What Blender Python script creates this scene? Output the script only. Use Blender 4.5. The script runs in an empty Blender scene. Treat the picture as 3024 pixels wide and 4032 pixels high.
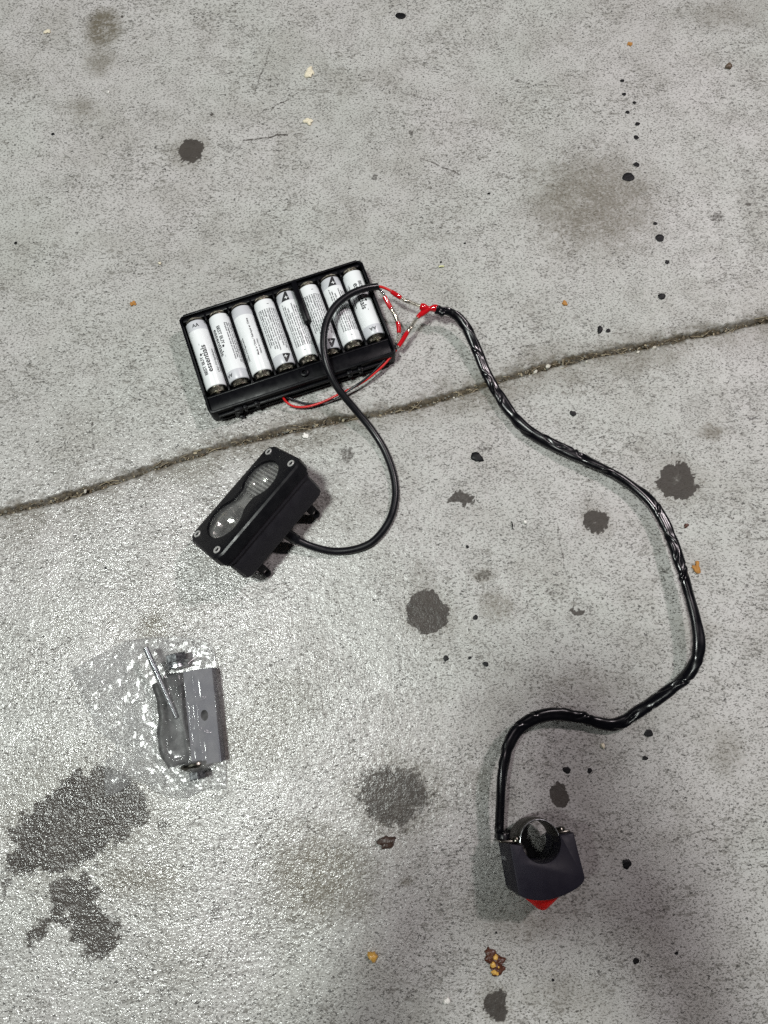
import bpy, bmesh, math, random
import numpy as np
from mathutils import Vector, Matrix

random.seed(7)
SC = bpy.context.scene
COL = SC.collection
MM = 0.001
R = math.radians

# ------------------------------------------------------------------ camera
PITCH, CAM_H, FPX = 13.0, 488.0, 3029.0
cam = bpy.data.cameras.new("camera")
cam_o = bpy.data.objects.new("camera", cam)
COL.objects.link(cam_o)
cam_o.location = (0, 0, CAM_H * MM)
cam_o.rotation_euler = (R(PITCH), 0, 0)
cam.lens = 26.0
cam.sensor_fit = 'HORIZONTAL'
cam.sensor_width = 26.0 * 3024.0 / FPX
cam.clip_start = 0.01
cam.clip_end = 60.0
SC.camera = cam_o

# ------------------------------------------------------------------ night world, canopy lamps, added glitter lamp
W = bpy.data.worlds.new("World")
SC.world = W
W.use_nodes = True
bg = W.node_tree.nodes["Background"]
bg.inputs[0].default_value = (0.95, 0.95, 1.0, 1)
bg.inputs[1].default_value = 0.024


def lamp(name, direction, dist, aim, power, color, size, spot=60, blend=1.0):
    l = bpy.data.lights.new(name, 'SPOT')
    l.energy = power
    l.color = color
    l.shadow_soft_size = size
    l.spot_size = R(spot)
    l.spot_blend = blend
    o = bpy.data.objects.new(name, l)
    COL.objects.link(o)
    a = Vector(aim) * MM
    d = Vector(direction).normalized()
    o.location = a + d * dist
    o.rotation_euler = (-d).to_track_quat('-Z', 'Y').to_euler()
    return o


lamp("canopy_or_glitter_lamp", (-0.235, -0.075, 1.0), 2.8, (-20, 180, 0), 248, (0.945, 1.0, 0.95), 0.18, spot=44, blend=0.9)
lamp("canopy_or_glitter_lamp", (-0.52, -0.14, 1.0), 3.0, (-60, 150, 0), 42, (0.95, 1.0, 0.97), 0.12, spot=44, blend=0.9)  # weak extra lamp from the left, added to make the concrete glitter
lamp("canopy_or_glitter_lamp", (0.55, 0.38, 1.0), 2.4, (120, 300, 0), 108, (1.0, 0.89, 0.92), 0.10, spot=50, blend=1.0)

SC.view_settings.view_transform = 'Standard'
SC.view_settings.look = 'None'
SC.view_settings.exposure = 0.0
SC.view_settings.gamma = 1.0
SC.cycles.max_bounces = 8
SC.cycles.transparent_max_bounces = 16
SC.cycles.use_denoising = False
SC.cycles.sample_clamp_indirect = 3.0
SC.cycles.caustics_reflective = False
SC.cycles.caustics_refractive = False


# ------------------------------------------------------------------ helpers
def at(px, py, z=0.0):
    """photograph pixel -> point (mm) on the horizontal plane at height z"""
    t = R(PITCH)
    x = (px - 1512) / FPX
    y = -(py - 2016) / FPX
    d = (x, y * math.cos(t) + math.sin(t), y * math.sin(t) - math.cos(t))
    k = (CAM_H - z) / -d[2]
    return Vector((d[0] * k, d[1] * k, z))


def hash2(ix, iy, seed):
    h = (ix.astype(np.int64) * 374761393 + iy.astype(np.int64) * 668265263 + seed * 974711) & 0xffffffff
    h = ((h ^ (h >> 13)) * 1274126177) & 0xffffffff
    h = h ^ (h >> 16)
    return (h & 0xffffff) / float(0xffffff)


def vnoise(x, y, seed=0):
    x = np.asarray(x, float)
    y = np.asarray(y, float)
    ix, iy = np.floor(x), np.floor(y)
    fx, fy = x - ix, y - iy
    fx = fx * fx * fx * (fx * (fx * 6 - 15) + 10)
    fy = fy * fy * fy * (fy * (fy * 6 - 15) + 10)
    a, b = hash2(ix, iy, seed), hash2(ix + 1, iy, seed)
    c, d = hash2(ix, iy + 1, seed), hash2(ix + 1, iy + 1, seed)
    return (a + (b - a) * fx) * (1 - fy) + (c + (d - c) * fx) * fy


def fbm(x, y, seed=0, octv=4, gain=0.5):
    s, a, t = 0.0, 1.0, 0.0
    for i in range(octv):
        s = s + a * vnoise(x * 2 ** i + 17.3 * i, y * 2 ** i - 9.1 * i, seed + i)
        t += a
        a *= gain
    return s / t


def sstep(a, b, v):
    t = np.clip((v - a) / (b - a), 0, 1)
    return t * t * (3 - 2 * t)


def tag(o, label=None, cat=None, group=None, kind=None):
    if label:
        o["label"] = label
    if cat:
        o["category"] = cat
    if group:
        o["group"] = group
    if kind:
        o["kind"] = kind
    return o


def empty(name, loc=(0, 0, 0), M=None):
    o = bpy.data.objects.new(name, None)
    COL.objects.link(o)
    o.empty_display_size = 0.01
    if M is not None:
        M = M.copy()
        M.translation = M.translation * MM
        o.matrix_world = M
    else:
        o.location = Vector(loc) * MM
    return o


def finish(name, bm, mat, parent=None, sharp=38, smooth=True):
    """link a bmesh given in mm as one mesh object"""
    for v in bm.verts:
        v.co *= MM
    bm.normal_update()
    if smooth:
        for f in bm.faces:
            f.smooth = True
        for e in bm.edges:
            if len(e.link_faces) == 2 and e.calc_face_angle(0) > R(sharp):
                e.smooth = False
    me = bpy.data.meshes.new(name)
    bm.to_mesh(me)
    bm.free()
    for m in (mat if isinstance(mat, (list, tuple)) else [mat]):
        me.materials.append(m)
    o = bpy.data.objects.new(name, me)
    COL.objects.link(o)
    if parent:
        o.parent = parent
    return o


def merge(dst, src):
    me = bpy.data.meshes.new("tmp")
    src.to_mesh(me)
    src.free()
    dst.from_mesh(me)
    bpy.data.meshes.remove(me)


def add_box(bm, c, s, bev=0.0, rot=None, seg=2):
    b = bmesh.new()
    bmesh.ops.create_cube(b, size=1.0)
    for v in b.verts:
        v.co = Vector((v.co.x * s[0], v.co.y * s[1], v.co.z * s[2]))
    if bev > 0:
        bmesh.ops.bevel(b, geom=b.edges[:], offset=bev, segments=seg, affect='EDGES', profile=0.5)
    M = Matrix.Translation(Vector(c))
    if rot is not None:
        M = M @ rot
    bmesh.ops.transform(b, matrix=M, verts=b.verts)
    merge(bm, b)


def add_lathe(bm, prof, seg=24, M=None, cap=True):
    """profile [(r, z)...] about local z"""
    b = bmesh.new()
    rings = []
    for r, z in prof:
        if r < 1e-6:
            rings.append([b.verts.new((0, 0, z))])
        else:
            rings.append([b.verts.new((r * math.cos(2 * math.pi * k / seg), r * math.sin(2 * math.pi * k / seg), z)) for k in range(seg)])
    for A, B in zip(rings, rings[1:]):
        for k in range(seg):
            k2 = (k + 1) % seg
            if len(A) == 1 and len(B) == 1:
                continue
            if len(A) == 1:
                b.faces.new((A[0], B[k2], B[k]))
            elif len(B) == 1:
                b.faces.new((A[k], A[k2], B[0]))
            else:
                b.faces.new((A[k], A[k2], B[k2], B[k]))
    if cap:
        if len(rings[0]) > 1:
            b.faces.new(list(reversed(rings[0])))
        if len(rings[-1]) > 1:
            b.faces.new(rings[-1])
    bmesh.ops.recalc_face_normals(b, faces=b.faces)
    if M is not None:
        bmesh.ops.transform(b, matrix=M, verts=b.verts)
    merge(bm, b)


def axis_matrix(p, d, up=(0, 0, 1)):
    """matrix whose z axis runs along d from p"""
    z = Vector(d).normalized()
    u = Vector(up)
    if abs(z.dot(u)) > 0.98:
        u = Vector((1, 0, 0))
    x = u.cross(z).normalized()
    y = z.cross(x)
    M = Matrix((x, y, z)).transposed().to_4x4()
    M.translation = Vector(p)
    return M


def spline(pts, step=1.0):
    """centripetal-ish Catmull-Rom resampled at about `step` mm"""
    P = [np.array(p, float) for p in pts]
    P = [2 * P[0] - P[1]] + P + [2 * P[-1] - P[-2]]
    out = []
    for i in range(1, len(P) - 2):
        p0, p1, p2, p3 = P[i - 1], P[i], P[i + 1], P[i + 2]
        n = max(2, int(np.linalg.norm(p2[:3] - p1[:3]) / step))
        for k in range(n):
            t = k / n
            out.append(0.5 * ((2 * p1) + (-p0 + p2) * t + (2 * p0 - 5 * p1 + 4 * p2 - p3) * t * t + (-p0 + 3 * p1 - 3 * p2 + p3) * t ** 3))
    out.append(P[-2])
    return np.array(out)


def add_tube(bm, path, rad, seg=12, cap=True):
    """rad: number or f(i, s, ang) -> radius"""
    path = np.asarray(path, float)
    n = len(path)
    T = np.gradient(path, axis=0)
    T /= np.linalg.norm(T, axis=1)[:, None]
    s = np.concatenate([[0], np.cumsum(np.linalg.norm(np.diff(path, axis=0), axis=1))])
    ref = np.array([0, 0, 1.0])
    if abs(T[0] @ ref) > 0.9:
        ref = np.array([1.0, 0, 0])
    N = ref - (ref @ T[0]) * T[0]
    N /= np.linalg.norm(N)
    rings = []
    for i in range(n):
        N = N - (N @ T[i]) * T[i]
        N /= np.linalg.norm(N)
        B = np.cross(T[i], N)
        ring = []
        for k in range(seg):
            a = 2 * math.pi * k / seg
            r = rad(i, s[i], a) if callable(rad) else rad
            ring.append(bm.verts.new(path[i] + r * (math.cos(a) * N + math.sin(a) * B)))
        rings.append(ring)
    for A, B2 in zip(rings, rings[1:]):
        for k in range(seg):
            k2 = (k + 1) % seg
            bm.faces.new((A[k], A[k2], B2[k2], B2[k]))
    if cap:
        bm.faces.new(list(reversed(rings[0])))
        bm.faces.new(rings[-1])


def prism(outline, z0, z1, bev_top=0.0, bev_bot=0.0, holes=(), seg=2, hole_bev=0.0, side_sharp=False):
    b = bmesh.new()
    loops = [list(outline)] + [list(h) for h in holes]
    edges = []
    tagv = []
    for li, lp in enumerate(loops):
        vs = [b.verts.new((x, y, z1)) for x, y in lp]
        tagv.append(set(vs))
        for i in range(len(vs)):
            edges.append(b.edges.new((vs[i], vs[(i + 1) % len(vs)])))
    if holes:
        bmesh.ops.triangle_fill(b, use_beauty=True, edges=edges)
    else:
        b.faces.new(list(b.verts))
    bmesh.ops.recalc_face_normals(b, faces=b.faces)
    if b.faces[:][0].normal.z < 0:
        bmesh.ops.reverse_faces(b, faces=b.faces[:])
    top = b.faces[:]
    r = bmesh.ops.extrude_face_region(b, geom=top, use_keep_orig=True)
    nv = [g for g in r['geom'] if isinstance(g, bmesh.types.BMVert)]
    nf = [g for g in r['geom'] if isinstance(g, bmesh.types.BMFace)]
    for v in nv:
        v.co.z = z0
    bmesh.ops.reverse_faces(b, faces=nf)
    bmesh.ops.recalc_face_normals(b, faces=b.faces[:])
    if bev_top or bev_bot or hole_bev:
        outer = tagv[0]
        def rim(zv, which):
            es = []
            for e in b.edges:
                if all(abs(v.co.z - zv) < 1e-5 for v in e.verts) and len(e.link_faces) == 2:
                    zz = sorted(abs(f.normal.z) for f in e.link_faces)
                    if zz[0] < 0.5 < zz[1]:
                        es.append(e)
            return es
        if bev_top:
            es = [e for e in rim(z1, 0) if all(v in outer for v in e.verts)]
            bmesh.ops.bevel(b, geom=es, offset=bev_top, segments=seg, affect='EDGES', profile=0.5)
        if bev_bot:
            es = rim(z0, 0)
            bmesh.ops.bevel(b, geom=es, offset=bev_bot, segments=seg, affect='EDGES', profile=0.5)
    return b


def rrect(w, h, r, n=5):
    pts = []
    for cx, cy, a0 in ((w / 2 - r, h / 2 - r, 0), (-w / 2 + r, h / 2 - r, 90), (-w / 2 + r, -h / 2 + r, 180), (w / 2 - r, -h / 2 + r, 270)):
        for k in range(n + 1):
            a = R(a0 + 90 * k / n)
            pts.append((cx + r * math.cos(a), cy + r * math.sin(a)))
    return pts


def circle(cx, cy, r, n=24):
    return [(cx + r * math.cos(2 * math.pi * k / n), cy + r * math.sin(2 * math.pi * k / n)) for k in range(n)]


def text_bm(txt, size, bold=False, spacing=1.0):
    """filled glyphs, baseline at y = 0, starting at x = 0, size in mm"""
    c = bpy.data.curves.new("glyphs", 'FONT')
    c.body = txt
    c.size = size
    c.space_character = spacing
    c.resolution_u = 3
    if bold:
        c.offset = size * (0.03 if size < 2.2 else 0.022)
    o = bpy.data.objects.new("glyphs", c)
    COL.objects.link(o)
    dg = bpy.context.evaluated_depsgraph_get()
    me = bpy.data.meshes.new_from_object(o.evaluated_get(dg))
    b = bmesh.new()
    b.from_mesh(me)
    bpy.data.objects.remove(o)
    bpy.data.curves.remove(c)
    bpy.data.meshes.remove(me)
    return b


def copy_tree(o, parent=None):
    c = o.copy()
    COL.objects.link(c)
    if parent:
        c.parent = parent
    for ch in list(o.children):
        copy_tree(ch, c)
    return c


# ------------------------------------------------------------------ materials
def new_mat(name):
    m = bpy.data.materials.new(name)
    m.use_nodes = True
    nt = m.node_tree
    b = nt.nodes["Principled BSDF"]
    return m, nt, b


def nd(nt, typ, **kw):
    n = nt.nodes.new(typ)
    for k, v in kw.items():
        setattr(n, k, v)
    return n


def noise_node(nt, vec, scale, detail=2.0, rough=0.5, dist=0.0):
    n = nd(nt, "ShaderNodeTexNoise")
    n.inputs["Scale"].default_value = scale
    n.inputs["Detail"].default_value = detail
    n.inputs["Roughness"].default_value = rough
    n.inputs["Distortion"].default_value = dist
    nt.links.new(vec, n.inputs["Vector"])
    return n.outputs["Fac"]


def ramp(nt, fac, a, b, lo=0.0, hi=1.0):
    n = nd(nt, "ShaderNodeMapRange", interpolation_type='SMOOTHSTEP')
    n.inputs["From Min"].default_value = a
    n.inputs["From Max"].default_value = b
    n.inputs["To Min"].default_value = lo
    n.inputs["To Max"].default_value = hi
    nt.links.new(fac, n.inputs["Value"])
    return n.outputs["Result"]


def math_node(nt, op, a, b=None):
    n = nd(nt, "ShaderNodeMath", operation=op)
    for i, v in enumerate((a, b)):
        if v is None:
            continue
        if isinstance(v, (int, float)):
            n.inputs[i].default_value = v
        else:
            nt.links.new(v, n.inputs[i])
    return n.outputs[0]


def mixc(nt, fac, a, b, mode='MIX'):
    n = nd(nt, "ShaderNodeMix", data_type='RGBA', blend_type=mode)
    for sock, v in ((n.inputs[0], fac), (n.inputs[6], a), (n.inputs[7], b)):
        if isinstance(v, (int, float)):
            sock.default_value = v
        elif isinstance(v, (tuple, list)):
            sock.default_value = (*v, 1) if len(v) == 3 else v
        else:
            nt.links.new(v, sock)
    return n.outputs[2]


def plain(name, col, rough=0.5, metal=0.0, spec=0.5, var=0.12, vscale=150.0, bump=0.0, bscale=1500.0, coat=0.0, rvar=0.08):
    """a procedural surface: colour and gloss broken up by noise, optional fine grain"""
    m, nt, b = new_mat(name)
    tc = nd(nt, "ShaderNodeTexCoord")
    f = noise_node(nt, tc.outputs["Object"], vscale, 4, 0.6)
    lo = tuple(c * (1 - var) for c in col)
    hi = tuple(min(1, c * (1 + var)) for c in col)
    nt.links.new(mixc(nt, f, lo, hi), b.inputs["Base Color"])
    nt.links.new(ramp(nt, f, 0.3, 0.7, max(0, rough - rvar), min(1, rough + rvar)), b.inputs["Roughness"])
    b.inputs["Metallic"].default_value = metal
    b.inputs["Specular IOR Level"].default_value = spec
    b.inputs["Coat Weight"].default_value = coat
    b.inputs["Coat Roughness"].default_value = 0.08
    if bump:
        g = noise_node(nt, tc.outputs["Object"], bscale, 2, 0.5)
        bp = nd(nt, "ShaderNodeBump")
        bp.inputs["Strength"].default_value = 1.0
        bp.inputs["Distance"].default_value = bump * MM
        nt.links.new(g, bp.inputs["Height"])
        nt.links.new(bp.outputs[0], b.inputs["Normal"])
    return m


M_holder = plain("black_abs", (0.0032, 0.0032, 0.0045), 0.34, spec=0.12, bump=0.02, bscale=2500)
M_lampbody = plain("black_cast", (0.0125, 0.0115, 0.015), 0.55, spec=0.3, bump=0.05, bscale=2200, var=0.2)
M_bezel = plain("black_bezel", (0.0055, 0.0055, 0.007), 0.38, spec=0.3, bump=0.02, bscale=2200)
M_switch = plain("black_switch", (0.019, 0.018, 0.028), 0.5, spec=0.2, bump=0.03, bscale=2600)
M_rubber = plain("black_rubber", (0.005, 0.005, 0.007), 0.34, spec=0.35, var=0.2, vscale=80)
M_loom = plain("black_vinyl", (0.003, 0.003, 0.0045), 0.25, var=0.25, vscale=90, spec=0.35)
M_wire_red = plain("red_insulation", (0.55, 0.012, 0.012), 0.3, spec=0.5)
M_wire_black = plain("black_insulation", (0.012, 0.012, 0.014), 0.32)
M_splice_red = plain("red_shrink", (0.50, 0.006, 0.012), 0.14, coat=0.5)
M_button = plain("red_button", (0.80, 0.004, 0.003), 0.5, spec=0.12, var=0.05)
M_nickel = plain("nickel", (0.62, 0.57, 0.46), 0.24, metal=1.0, vscale=400)
M_steel = plain("zinc_steel", (0.56, 0.58, 0.60), 0.30, metal=1.0, vscale=500)
M_darksteel = plain("dark_steel", (0.11, 0.105, 0.09), 0.26, metal=1.0, vscale=300)
M_chrome = plain("reflector", (0.82, 0.82, 0.80), 0.10, metal=1.0, vscale=60, rvar=0.03, bump=0.25, bscale=260)
M_solder = plain("solder", (0.66, 0.64, 0.58), 0.25, metal=1.0, vscale=600, bump=0.1, bscale=900)
M_white = plain("label_white", (0.80, 0.82, 0.83), 0.3, var=0.02, vscale=60)
M_grey = plain("label_grey", (0.56, 0.57, 0.60), 0.3, var=0.02, vscale=60)
M_ink = plain("label_ink", (0.012, 0.012, 0.014), 0.4)
M_ink2 = plain("label_small_ink", (0.035, 0.035, 0.04), 0.4)
M_bush = plain("dull_rubber", (0.018, 0.018, 0.017), .5, var=.6, vscale=160, bump=.25, bscale=420)
M_bracket = plain("bracket_grey", (0.15, 0.15, 0.17), 0.6, spec=0.15, vscale=200, var=.25)
M_tar = plain("tar", (0.006, 0.006, 0.007), 0.5, spec=0.2, bump=0.15, bscale=700, var=0.3)
M_crumb = plain("crumb", (0.68, 0.62, 0.48), 0.7, var=0.25, vscale=700, bump=0.2, bscale=900)
M_chip_white = plain("white_chip", (0.78, 0.76, 0.72), 0.6, var=0.12, vscale=700, bump=0.2, bscale=900)
M_bead = plain("pale_bead", (0.60, 0.57, 0.50), 0.6, var=0.2, vscale=500)
M_orange = plain("orange_crumb", (0.40, 0.19, 0.05), 0.65, spec=0.25, var=0.4, vscale=500, bump=0.3, bscale=700)
M_kernel = plain("kernel", (0.62, 0.36, 0.08), 0.35, var=0.35, vscale=400)
M_caramel = plain("caramel", (0.075, 0.022, 0.010), 0.42, var=0.5, vscale=450, bump=0.4, bscale=500)
M_straw = plain("straw", (0.46, 0.38, 0.22), 0.6, var=0.3, vscale=300)
M_grit = plain("grit_brown", (0.10, 0.075, 0.046), 0.7, var=0.6, vscale=260)
M_grit2 = plain("grit_pale", (0.34, 0.29, 0.20), 0.6, var=0.4, vscale=260)
M_grit3 = plain("grit_grey", (0.13, 0.125, 0.105), 0.6, var=0.5, vscale=260)
M_band = plain("band_steel", (0.10, 0.095, 0.085), 0.5, metal=0.7, vscale=300)
M_screw = plain("screw_silver", (0.62, 0.62, 0.60), 0.38, metal=0.5, vscale=500)
M_led = plain("led_chip", (0.55, 0.45, 0.12), 0.4, vscale=300)


def clear_mat(name, tint, milky, rough, fres=1.45, bump=0.0, bscale=300.0, gloss_gain=1.0, haze=0.8):
    """thin clear plastic: see-through, with a mirror-like skin and a little milkiness"""
    m, nt, b = new_mat(name)
    nt.nodes.remove(b)
    out = [n for n in nt.nodes if n.type == 'OUTPUT_MATERIAL'][0]
    tr = nd(nt, "ShaderNodeBsdfTransparent")
    tr.inputs[0].default_value = (*tint, 1)
    gl = nd(nt, "ShaderNodeBsdfGlossy")
    gl.inputs["Roughness"].default_value = rough
    df = nd(nt, "ShaderNodeBsdfDiffuse")
    df.inputs[0].default_value = (haze, haze, haze, 1)
    fr = nd(nt, "ShaderNodeLayerWeight")
    fr.inputs["Blend"].default_value = 0.5
    f0 = ((fres - 1) / (fres + 1)) ** 2
    tc = nd(nt, "ShaderNodeTexCoord")
    if bump:
        g = noise_node(nt, tc.outputs["Object"], bscale, 3, 0.6, 0.6)
        bp = nd(nt, "ShaderNodeBump")
        bp.inputs["Distance"].default_value = bump * MM
        nt.links.new(g, bp.inputs["Height"])
        for s in (gl.inputs["Normal"], fr.inputs["Normal"]):
            nt.links.new(bp.outputs[0], s)
    mx = nd(nt, "ShaderNodeMixShader")
    mn = noise_node(nt, tc.outputs["Object"], 90, 4, 0.6)
    nt.links.new(ramp(nt, mn, 0.3, 0.75, milky * 0.4, milky * 1.7), mx.inputs[0])
    nt.links.new(tr.outputs[0], mx.inputs[1])
    nt.links.new(df.outputs[0], mx.inputs[2])
    m2 = nd(nt, "ShaderNodeMixShader")
    nt.links.new(math_node(nt, 'MULTIPLY', math_node(nt, 'ADD', math_node(nt, 'MULTIPLY', math_node(nt, 'POWER', fr.outputs['Facing'], 5.0), 1 - f0), f0), gloss_gain), m2.inputs[0])
    nt.links.new(mx.outputs[0], m2.inputs[1])
    nt.links.new(gl.outputs[0], m2.inputs[2])
    nt.links.new(m2.outputs[0], out.inputs["Surface"])
    return m


M_film = clear_mat("bag_film", (0.97, 0.97, 0.97), 0.17, 0.11, 1.45, bump=0.0, bscale=300, gloss_gain=0.5, haze=0.42)
M_glass = clear_mat("lens_plastic", (0.95, 0.95, 0.94), 0.05, 0.04, 1.6)
M_rib = clear_mat("lens_rib_plastic", (0.85, 0.86, 0.85), 0.20, 0.12, 1.9, gloss_gain=1.5)
M_sleeve = clear_mat("clear_shrink", (0.88, 0.86, 0.82), 0.06, 0.06, 1.5)


# ------------------------------------------------------------------ ground: two concrete slabs with a dirty saw-cut joint
JOINT = [(-420, 2130), (0, 2022), (230, 1965), (400, 1918), (620, 1838), (900, 1752), (1120, 1700), (1300, 1660), (1500, 1628), (1700, 1583), (1850, 1536),
         (2000, 1487), (2160, 1442), (2350, 1398), (2600, 1352), (2800, 1310), (3024, 1258), (3500, 1150)]
JP = np.array([at(*p)[:2] for p in JOINT])
# carry the joint on beyond the frame
dL = (JP[1] - JP[0]) / np.linalg.norm(JP[1] - JP[0])
dR = (JP[-1] - JP[-2]) / np.linalg.norm(JP[-1] - JP[-2])
JP = np.vstack([JP[0] - dL * 4000, JP, JP[-1] + dR * 4000])


def joint_y(x):
    return np.interp(x, JP[:, 0], JP[:, 1])


def grid_axis(a, b, step, far):
    core = np.arange(a, b + step * 0.5, step)
    ext = []
    s, p = step, 0.0
    while p < far:
        s *= 1.28
        p += s
        ext.append(p)
    ext = np.array(ext)
    return np.concatenate([(a - ext)[::-1], core, core[-1] + ext])


gx = grid_axis(-318, 318, 0.95, 2600)
gy = grid_axis(-205, 545, 0.95, 2600)
X, Y = np.meshgrid(gx, gy)
slope = 0.245
dist = (Y - joint_y(X)) / math.hypot(1, slope)           # signed distance to the joint
edge_n = fbm(X / 7, Y / 7, 11, 4, 0.6) - 0.5
edge_n2 = fbm(X / 30, Y / 30, 31, 3, 0.6) - 0.5
hw = 1.6 + 2.2 * edge_n2 + 3.2 * np.maximum(edge_n, -0.3)
hw = np.where(dist > 0, hw + 1.3, hw * 0.9)
groove = 1 - sstep(-1.0, 1.0, (np.abs(dist) - hw) / 0.9)
Z = (fbm(X / 2.2, Y / 2.2, 5, 3, 0.6) - 0.5) * 0.55 + (fbm(X / 90, Y / 90, 3, 3) - 0.5) * 0.8
Z = Z - 0.25
floor_g = -2.0 + 1.6 * (fbm(X / 4, Y / 4, 21, 3, 0.6) - 0.5) - 2.4 * (1 - sstep(0.3, 1.4, np.abs(dist + 0.6 - 3 * edge_n2)))
Z = Z * (1 - groove) + floor_g * groove
# crumbled arris above the joint
chip = sstep(0.52, 0.62, fbm(X / 5, Y / 5, 41, 3, 0.6)) * (1 - sstep(3, 9, np.abs(dist - 2)))
Z -= 0.45 * chip * (1 - groove)

# masks: R oil-dark stains, G brown/olive soil, B joint dirt, A scuffed / pitted density
wx = (fbm(X / 6, Y / 6, 61, 4, 0.6) - 0.5)
wy = (fbm(X / 6, Y / 6, 71, 4, 0.6) - 0.5)
fine = fbm(X / 1.8, Y / 1.8, 81, 3, 0.6) - 0.5
mR = np.zeros_like(X)
mG = np.zeros_like(X)


def blob(px, py, rx, ry, s=1.0, soft=0.12, rag=0.7, hole=0.0, rot=0.0):
    c = at(px, py)
    k = (at(px + 50, py) - at(px - 50, py)).length / 100.0
    dx, dy = X - c.x + wx * rag * 8, Y - c.y + wy * rag * 8
    a = R(rot)
    dx, dy = dx * math.cos(a) + dy * math.sin(a), -dx * math.sin(a) + dy * math.cos(a)
    d = np.hypot(dx / (rx * k), dy / (ry * k)) + fine * rag * 0.5
    m = (1 - sstep(1 - soft, 1 + soft, d)) * s
    if hole:
        m = m * (1 - hole * (1 - sstep(0.0, 0.45, d + wx * 0.8)))
    return m


def poly_mask(pts, rag=5.0, soft=2.0):
    P = np.array([at(*p)[:2] for p in pts])
    x, y = X + wx * rag * 2, Y + wy * rag * 2
    ins = np.zeros(X.shape, bool)
    dmin = np.full(X.shape, 1e9)
    n = len(P)
    for i in range(n):
        x1, y1 = P[i]
        x2, y2 = P[(i + 1) % n]
        c = ((y1 > y) != (y2 > y)) & (x < (x2 - x1) * (y - y1) / (y2 - y1 + 1e-12) + x1)
        ins ^= c
        t = np.clip(((x - x1) * (x2 - x1) + (y - y1) * (y2 - y1)) / ((x2 - x1) ** 2 + (y2 - y1) ** 2), 0, 1)
        dmin = np.minimum(dmin, np.hypot(x - x1 - t * (x2 - x1), y - y1 - t * (y2 - y1)))
    sd = np.where(ins, dmin, -dmin) + fine * soft * 1.5
    return sstep(-soft, soft, sd)


for a in [(2668, 1895, 78, 76, .82, .08, .8, .35), (2348, 2052, 50, 52, .80, .10, 1.0, .5), (1682, 2412, 82, 86, .84, .07, .6, .12),
          (1822, 1960, 52, 30, .72, .2, 1.3, .2), (1362, 1787, 38, 34, .50, .4, 1.0, .1), (752, 592, 50, 62, .80, .14, 1.0, .1),
          (2205, 3132, 38, 44, .96, .07, .5, .1), (2196, 3088, 10, 14, .9, .2, .6, 0), (1952, 3958, 52, 55, .78, .12, .8, .05), (1552, 3130, 150, 120, .60, .35, 1.2, .1),
          (1460, 3060, 60, 50, .45, .5, 1.0, 0), (1900, 1760, 40, 18, .45, .4, 1.2, 0), (640, 3255, 28, 22, .5, .4, 1.2, 0), (860, 3600, 32, 30, .45, .3, 1, 0),
          (2272, 2400, 34, 12, .65, .3, 1.2, 0), (2190, 2340, 60, 22, .35, .4, 1.2, 0), (1905, 2268, 48, 20, .45, .4, 1.0, 0),
          (910, 570, 60, 26, .40, .5, 1.2, 0), (1240, 355, 34, 10, .45, .4, 1.2, 0), (300, 640, 34, 16, .35, .5, 1.2, 0), (1475, 697, 14, 16, .5, .4, .6, 0),
          (2826, 860, 34, 30, .45, .3, 1.0, 0), (2770, 945, 26, 22, .35, .4, 1.0, 0), (1600, 360, 60, 20, .30, .5, 1.3, 0), (2960, 680, 30, 30, .3, .5, 1, 0),
          (1620, 520, 14, 12, .5, .4, .8, 0), (2948, 800, 12, 12, .5, .3, .5, 0), (360, 80, 10, 8, .5, .3, .5, 0), (838, 448, 10, 7, .7, .3, .5, 0), (480, 64, 6, 6, .8, .3, .4, 0)]:
    mR = np.maximum(mR, blob(*a))
Q8 = lambda pts: [(x / 1.106, 2900 + y / 1.106) for x, y in pts]
mR = np.maximum(mR, (0.80 + 0.5 * wx) * poly_mask(Q8([(45, 400), (210, 255), (330, 155), (450, 120), (560, 180), (645, 250), (662, 350), (560, 430), (470, 500), (380, 560), (280, 592), (40, 596), (64, 500)]), 6.5, 4.5))
mR = np.maximum(mR, (0.80 + 0.5 * wy) * poly_mask(Q8([(240, 620), (360, 600), (430, 660), (400, 720), (460, 770), (522, 810), (520, 890), (450, 985), (390, 985), (350, 900), (290, 860), (290, 790), (200, 850), (130, 905), (108, 880), (200, 790), (210, 700)]), 5.5, 4.0))
mR = np.maximum(mR, 0.55 * poly_mask(Q8([(0, 600), (60, 600), (20, 700), (0, 760)]), 4.0))
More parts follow.
